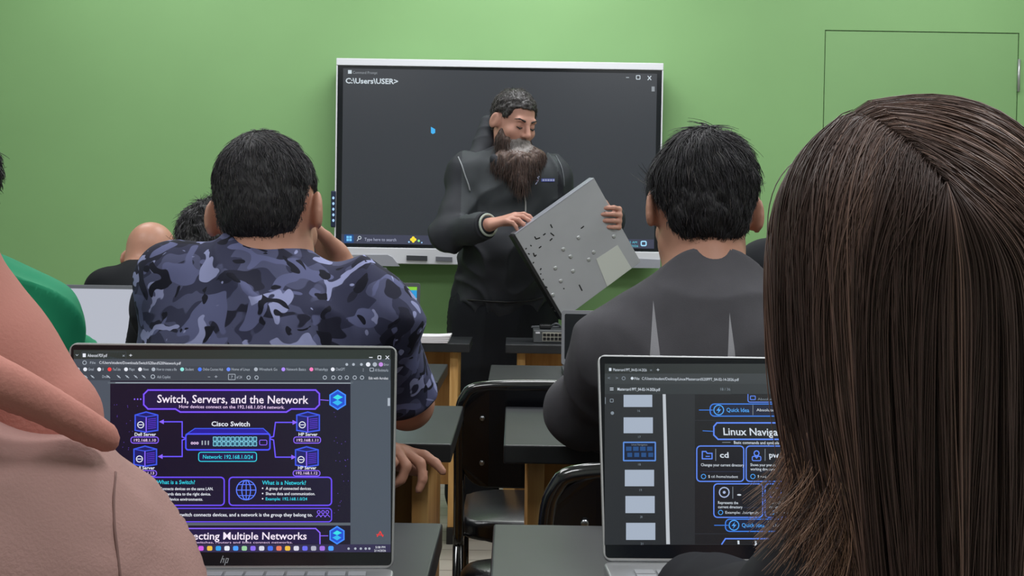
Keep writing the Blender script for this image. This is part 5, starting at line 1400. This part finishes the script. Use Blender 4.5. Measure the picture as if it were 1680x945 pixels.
def qi(x, y, rest, x1):
    K.line([(x - 18, y), (x + 4, y)], 1.3, bl, 2); K.frame(x, y - 10, x1, y + 10, 7, 1.8, bl, 2, E('#111c36')); K.ring(x + 14, y, 8, 1.6, gl, 3); K.poly([(x + 16, y - 6), (x + 10, y + 1), (x + 14, y + 1), (x + 12, y + 6), (x + 18, y - 1), (x + 14, y - 1)], gl, 3)
    K.text('Quick Idea', x + 27, x + 64, y + 3, 6.6, gl, 3, 0.01); K.line([(x + 70, y - 8), (x + 70, y + 8)], 0.9, dm, 3); K.text(rest, x + 76, x1 - 10, y + 2, 4.6, wt, 3)
qi(1165, 673, 'Absolute paths always start from the root directory.', 1420)
K.line([(1153, 707), (1171, 708)], 1.2, bl, 2); K.line([(1440, 694), (1176, 694), (1171, 700), (1171, 714), (1178, 721), (1210, 721), (1440, 721)], 2.4, bl2, 2); K.text('Linux Navigation', 1187, 1303, 714, 12, wt, 3, 0.015); K.text('Commands', 1308, 1380, 714, 12, wt, 3, 0.015)
K.line([(1185, 726), (1198, 726)], 1, dm, 2); K.text('Basic commands and symbols for navigating Linux.', 1204, 1330, 728.5, 4.8, wt, 3, 0.01)
def card(x0, y0, x1, y1, icon, cmd, lines, foot):
    K.frame(x0, y0, x1, y1, 6, 1.9, bl2, 2, E('#11141c'))
    cx, cy = x0 + 17, y0 + 15
    if icon == 'folder': K.line([(cx - 8, cy + 6), (cx - 8, cy - 6), (cx - 2, cy - 6), (cx, cy - 3), (cx + 8, cy - 3), (cx + 8, cy + 6)], 1.9, bl2, 3, True); K.line([(cx - 2, cy + 2), (cx + 4, cy + 2)], 1.5, bl2, 3)
    if icon == 'pin': K.ring(cx, cy - 3, 4, 1.8, bl2, 3); K.line([(cx - 3, cy + 1), (cx, cy + 5), (cx + 3, cy + 1)], 1.5, bl2, 3); K.frame(cx - 7, cy + 2, cx + 7, cy + 9, 2, 1.5, bl2, 3)
    if icon == 'dot': K.ring(cx, cy - 1, 8, 1.8, E('#a7b6d8'), 3); K.disc(cx, cy - 1, 2.4, E('#a7b6d8'), 3)
    if icon == 'term': K.frame(cx - 9, cy - 8, cx + 9, cy + 7, 2, 1.7, bl2, 3); K.text('>_', cx - 6, cx + 4, cy + 2, 6, wt, 3)
    if icon == 'list': 
        for q in (-5, 0, 5): K.line([(cx - 6, cy + q), (cx + 7, cy + q)], 1.6, bl2, 3)
    K.line([(x0 + 31, y0 + 5), (x0 + 31, y0 + 24)], 1, dm, 3)
    K.text(cmd, x0 + 38, x0 + 38 + 7.2 * len(cmd), y0 + 19, 9 if cmd != '.' else 12, wt, 3, 0.02)
    for i, s_ in enumerate(lines): K.text(s_, x0 + 7, x0 + 7 + 2.35 * len(s_), y0 + 33 + 7 * i, 4.6, wt, 3, 0.008)
    K.line([(x0 + 6, y1 - 16), (x1 - 6, y1 - 16)], 0.7, E('#2c3550'), 2); K.ring(x0 + 11, y1 - 8, 3.6, 1.1, gl, 3); K.text(foot, x0 + 19, x0 + 19 + 2.7 * len(foot), y1 - 6, 4.4, wt, 3)
card(1143, 732, 1220, 790, 'folder', 'cd', ['Changes your current directory'], '$ cd /home/student')
card(1224, 732, 1299, 790, 'pin', 'pwd', ['Shows your present', 'working directory'], '$ pwd')
card(1303, 732, 1378, 790, 'list', 'ls', ['Lists the files in', 'a directory'], '$ ls'); card(1382, 732, 1457, 790, 'folder', 'cd ..', ['Moves up one', 'directory'], '$ cd ..')
card(1171, 794, 1251, 849, 'dot', '.', ['Represents the', 'current directory'], 'Example: ./script.sh')
card(1255, 794, 1335, 849, 'term', '~', ['Home of the', 'current user'], 'Example: cd ~'); card(1339, 794, 1419, 849, 'dot', '..', ['Parent directory'], 'Example: cd ..')
qi(1190, 862, 'Then continue with the next command.', 1430)
K.line([(1480, 884), (1190, 884), (1184, 893)], 2.2, bl2, 2)
K.text('I   j   J   \u2022   j', 1210, 1330, 893, 6, wt, 3, 0.01)
K.build('screen_image', lid2, mi2)

# ================= laptops and monitor on the front rows
def small_laptop(cx, y, w, d, h, tilt, yaw, label, face, frame_=M_DGREY, base=M_DGREY):
    t, lid, Kx, mi_, pose = laptop(cx, y, w, d, h, tilt, yaw, label, frame_, base, bz=(0.009, 0.011, 0.009, 0.016), bezel=M_BEZ)
    ol, Rl = pose; return t, lid, Kx, mi_, pose
t, lid, K, mi_, pose = small_laptop(-1.208, 3.56, 0.36, 0.24, 0.207, 6, 0, 'dark-framed laptop with a blank white screen, in front of the person in green', None, mat('grey_frame', '#70737a', 0.5), M_DGREY)
report('white', 0.36, 0.207, *pose)
ol, Rl = pose
def facequad(lid_, x0, x1, z0_, z1_, m, name='screen_image', y=-0.0040):
    me = bpy.data.meshes.new(name); me.from_pydata([(x0, y, z0_), (x1, y, z0_), (x1, y, z1_), (x0, y, z1_)], [], [(0, 1, 2, 3)]); return link(name, me, m, lid_)
facequad(lid, -0.171, 0.171, 0.02, 0.196, E('#b4b8c4'))
t, lid, K, mi_, pose = small_laptop(-0.435, 3.70, 0.335, 0.22, 0.225, 10, 0, 'grey-framed laptop with a green and blue screen, right of the camouflage-shirted person', None, mat('dark_frame', '#4b4e53', 0.5), M_DGREY)
report('blue', 0.335, 0.225, *pose)
w, h = 0.335, 0.225
me = bpy.data.meshes.new('screen_image')
def q4(x0, x1, z0_, z1_, y): return [(x0, y, z0_), (x1, y, z0_), (x1, y, z1_), (x0, y, z1_)]
qs = [(q4(-.158, .158, .018, h - .012, -.0040), '#aecfd4'), (q4(-.158, .158, h - .022, h - .012, -.0042), '#86c83a'), (q4(-.158, .158, h - .045, h - .022, -.0042), '#2596d6'), (q4(.06, .10, h - .0195, h - .0145, -.0044), '#9fb8a8'), (q4(.142, .152, h - .052, h - .049, -.0044), '#30506a'),
      (q4(-.14, .13, h - .10, h - .07, -.0042), '#d5e4e6'), (q4(-.14, .13, h - .16, h - .12, -.0042), '#d5e4e6')]
me.from_pydata([v for q, c in qs for v in q], [], [tuple(range(4 * i, 4 * i + 4)) for i in range(len(qs))]); me.polygons.foreach_set('material_index', list(range(len(qs))))
link('screen_image', me, [E(c) for q, c in qs], lid)
t, lid, K, mi_, pose = small_laptop(0.297, 3.60, 0.31, 0.21, 0.158, 14, 0, 'small grey-framed laptop with a dark screen beside the network switch', None, mat('light_frame', '#6c6e73', 0.5), M_DGREY)
report('dark', 0.31, 0.158, *pose)
# monitor below the display
mx = at(405, 440, 4.82).x; mx1 = at(634, 440, 4.82).x; mz = at(634, 439, 4.82).z
mt = empty('monitor', ((mx + mx1) / 2, 4.84, DH), 0, 'grey-framed monitor with a pale screen under the display, behind the camouflage shirt', 'monitor')
mw = mx1 - mx; mh = mz - DH - 0.05
bm = lid_mesh(mw, mh, 0.03); link('casing', me_from_bm(bm, 'casing'), mat('monitor_frame', '#55575c', 0.5), mt, loc=(0, 0, 0.05))
facequad(mt, -mw / 2 + 0.022, mw / 2 - 0.022, 0.075, mh + 0.05 - 0.022, E('#8f8f9c'), 'screen', -0.0155)
tube_obj('stand', [(0, 0.005, 0.01), (0, 0.005, 0.12)], 0.02, M_DGREY, mt); box_obj('stand_foot', (0, 0.0, 0.006), (0.22, 0.14, 0.012), M_DGREY, mt, 0.003)

# network switch with two rows of ports
sx0 = at(876, 545, 4.66).x; sw_, sh_2 = 0.30, 0.044
ns = empty('network_switch', (sx0 + sw_ / 2, 4.80, DH), 0, 'grey network switch with two rows of ports on the front right desk', 'network switch')
box_obj('casing', (0, 0, sh_2 / 2 + 0.002), (sw_, 0.20, sh_2), mat('switch_grey', '#5a5d60', 0.45, metal=0.3), ns, 0.002)
bm = bmesh.new(); add_box(bm, (-0.018, -0.101, sh_2 / 2 + 0.002), (0.20, 0.003, 0.032)); pb = link('port_block', me_from_bm(bm, 'port_block'), mat('port_frame', '#b3b1a6', 0.5), ns)
bm = bmesh.new()
for j in range(2):
    for i in range(14): add_box(bm, (-0.110 + 0.0142 * i, -0.1035, 0.0165 + 0.0145 * j), (0.0115, 0.003, 0.0105))
link('ports', me_from_bm(bm, 'ports'), M_EDGE, pb)
bm = bmesh.new(); add_box(bm, (-0.135, -0.1015, 0.038), (0.016, 0.002, 0.006)); link('name_badge', me_from_bm(bm, 'name_badge'), M_WHITE, ns)
for x in (-0.12, 0.12):
    bm = bmesh.new(); add_box(bm, (x, 0, 0.0015), (0.02, 0.12, 0.003)); link('rubber_foot', me_from_bm(bm, 'rubber_foot'), M_EDGE, ns)
# black adapter with a short cable lying on the switch
ad = empty('power_adapter', (sx0 + 0.045, 4.80, DH + 0.0465), 0, 'small black adapter with a curled cable lying on the network switch', 'adapter')
box_obj('adapter_body', (0, 0, 0.009), (0.045, 0.04, 0.018), M_EDGE, ad, 0.006)
tube_obj('cable', smooth_path([(0.02, 0, 0.010), (0.04, -0.02, 0.022), (0.055, 0.0, 0.012), (0.05, 0.04, 0.006), (-0.02, 0.045, 0.006), (-0.05, 0.02, 0.006)], 6), 0.004, mat('grey_cable', '#5c5f64', 0.5), ad, 8)

# white notebook stack on the left front desk
nx = at(712, 565, 4.72)
nb_ = empty('notebook', (nx.x - 0.045, 4.68, DH), 0, 'white paper notebook with curled pages on the front left desk', 'notebook')
for k in range(4):
    bm = bmesh.new(); n_ = 12; wv_, dv_ = 0.20, 0.15; th0 = 0.0062 * k + 0.0005
    for z_ in (th0, th0 + 0.0072):
        pass
    gx = [(-wv_ / 2 + wv_ * i / n_) for i in range(n_ + 1)]
    top = [[bm.verts.new((x + 0.003 * k, s_ * dv_ / 2 + 0.002 * k, th0 + h_ + (0.004 * max(0, (x / (wv_ / 2)) - 0.3) ** 2 * (k + 1) * 0.5))) for x in gx] for s_, h_ in ((-1, 0), (1, 0), (1, 0.0054), (-1, 0.0054))]
    for r_ in range(4):
        a, b_ = top[r_], top[(r_ + 1) % 4]
        for i in range(n_): bm.faces.new((a[i], a[i + 1], b_[i + 1], b_[i]))
    bm.faces.new([top[r_][0] for r_ in range(4)]); bm.faces.new([top[r_][-1] for r_ in range(4)][::-1]); bmesh.ops.recalc_face_normals(bm, faces=bm.faces)
    link('page_block', me_from_bm(bm, 'page_block'), M_PAPER, nb_)
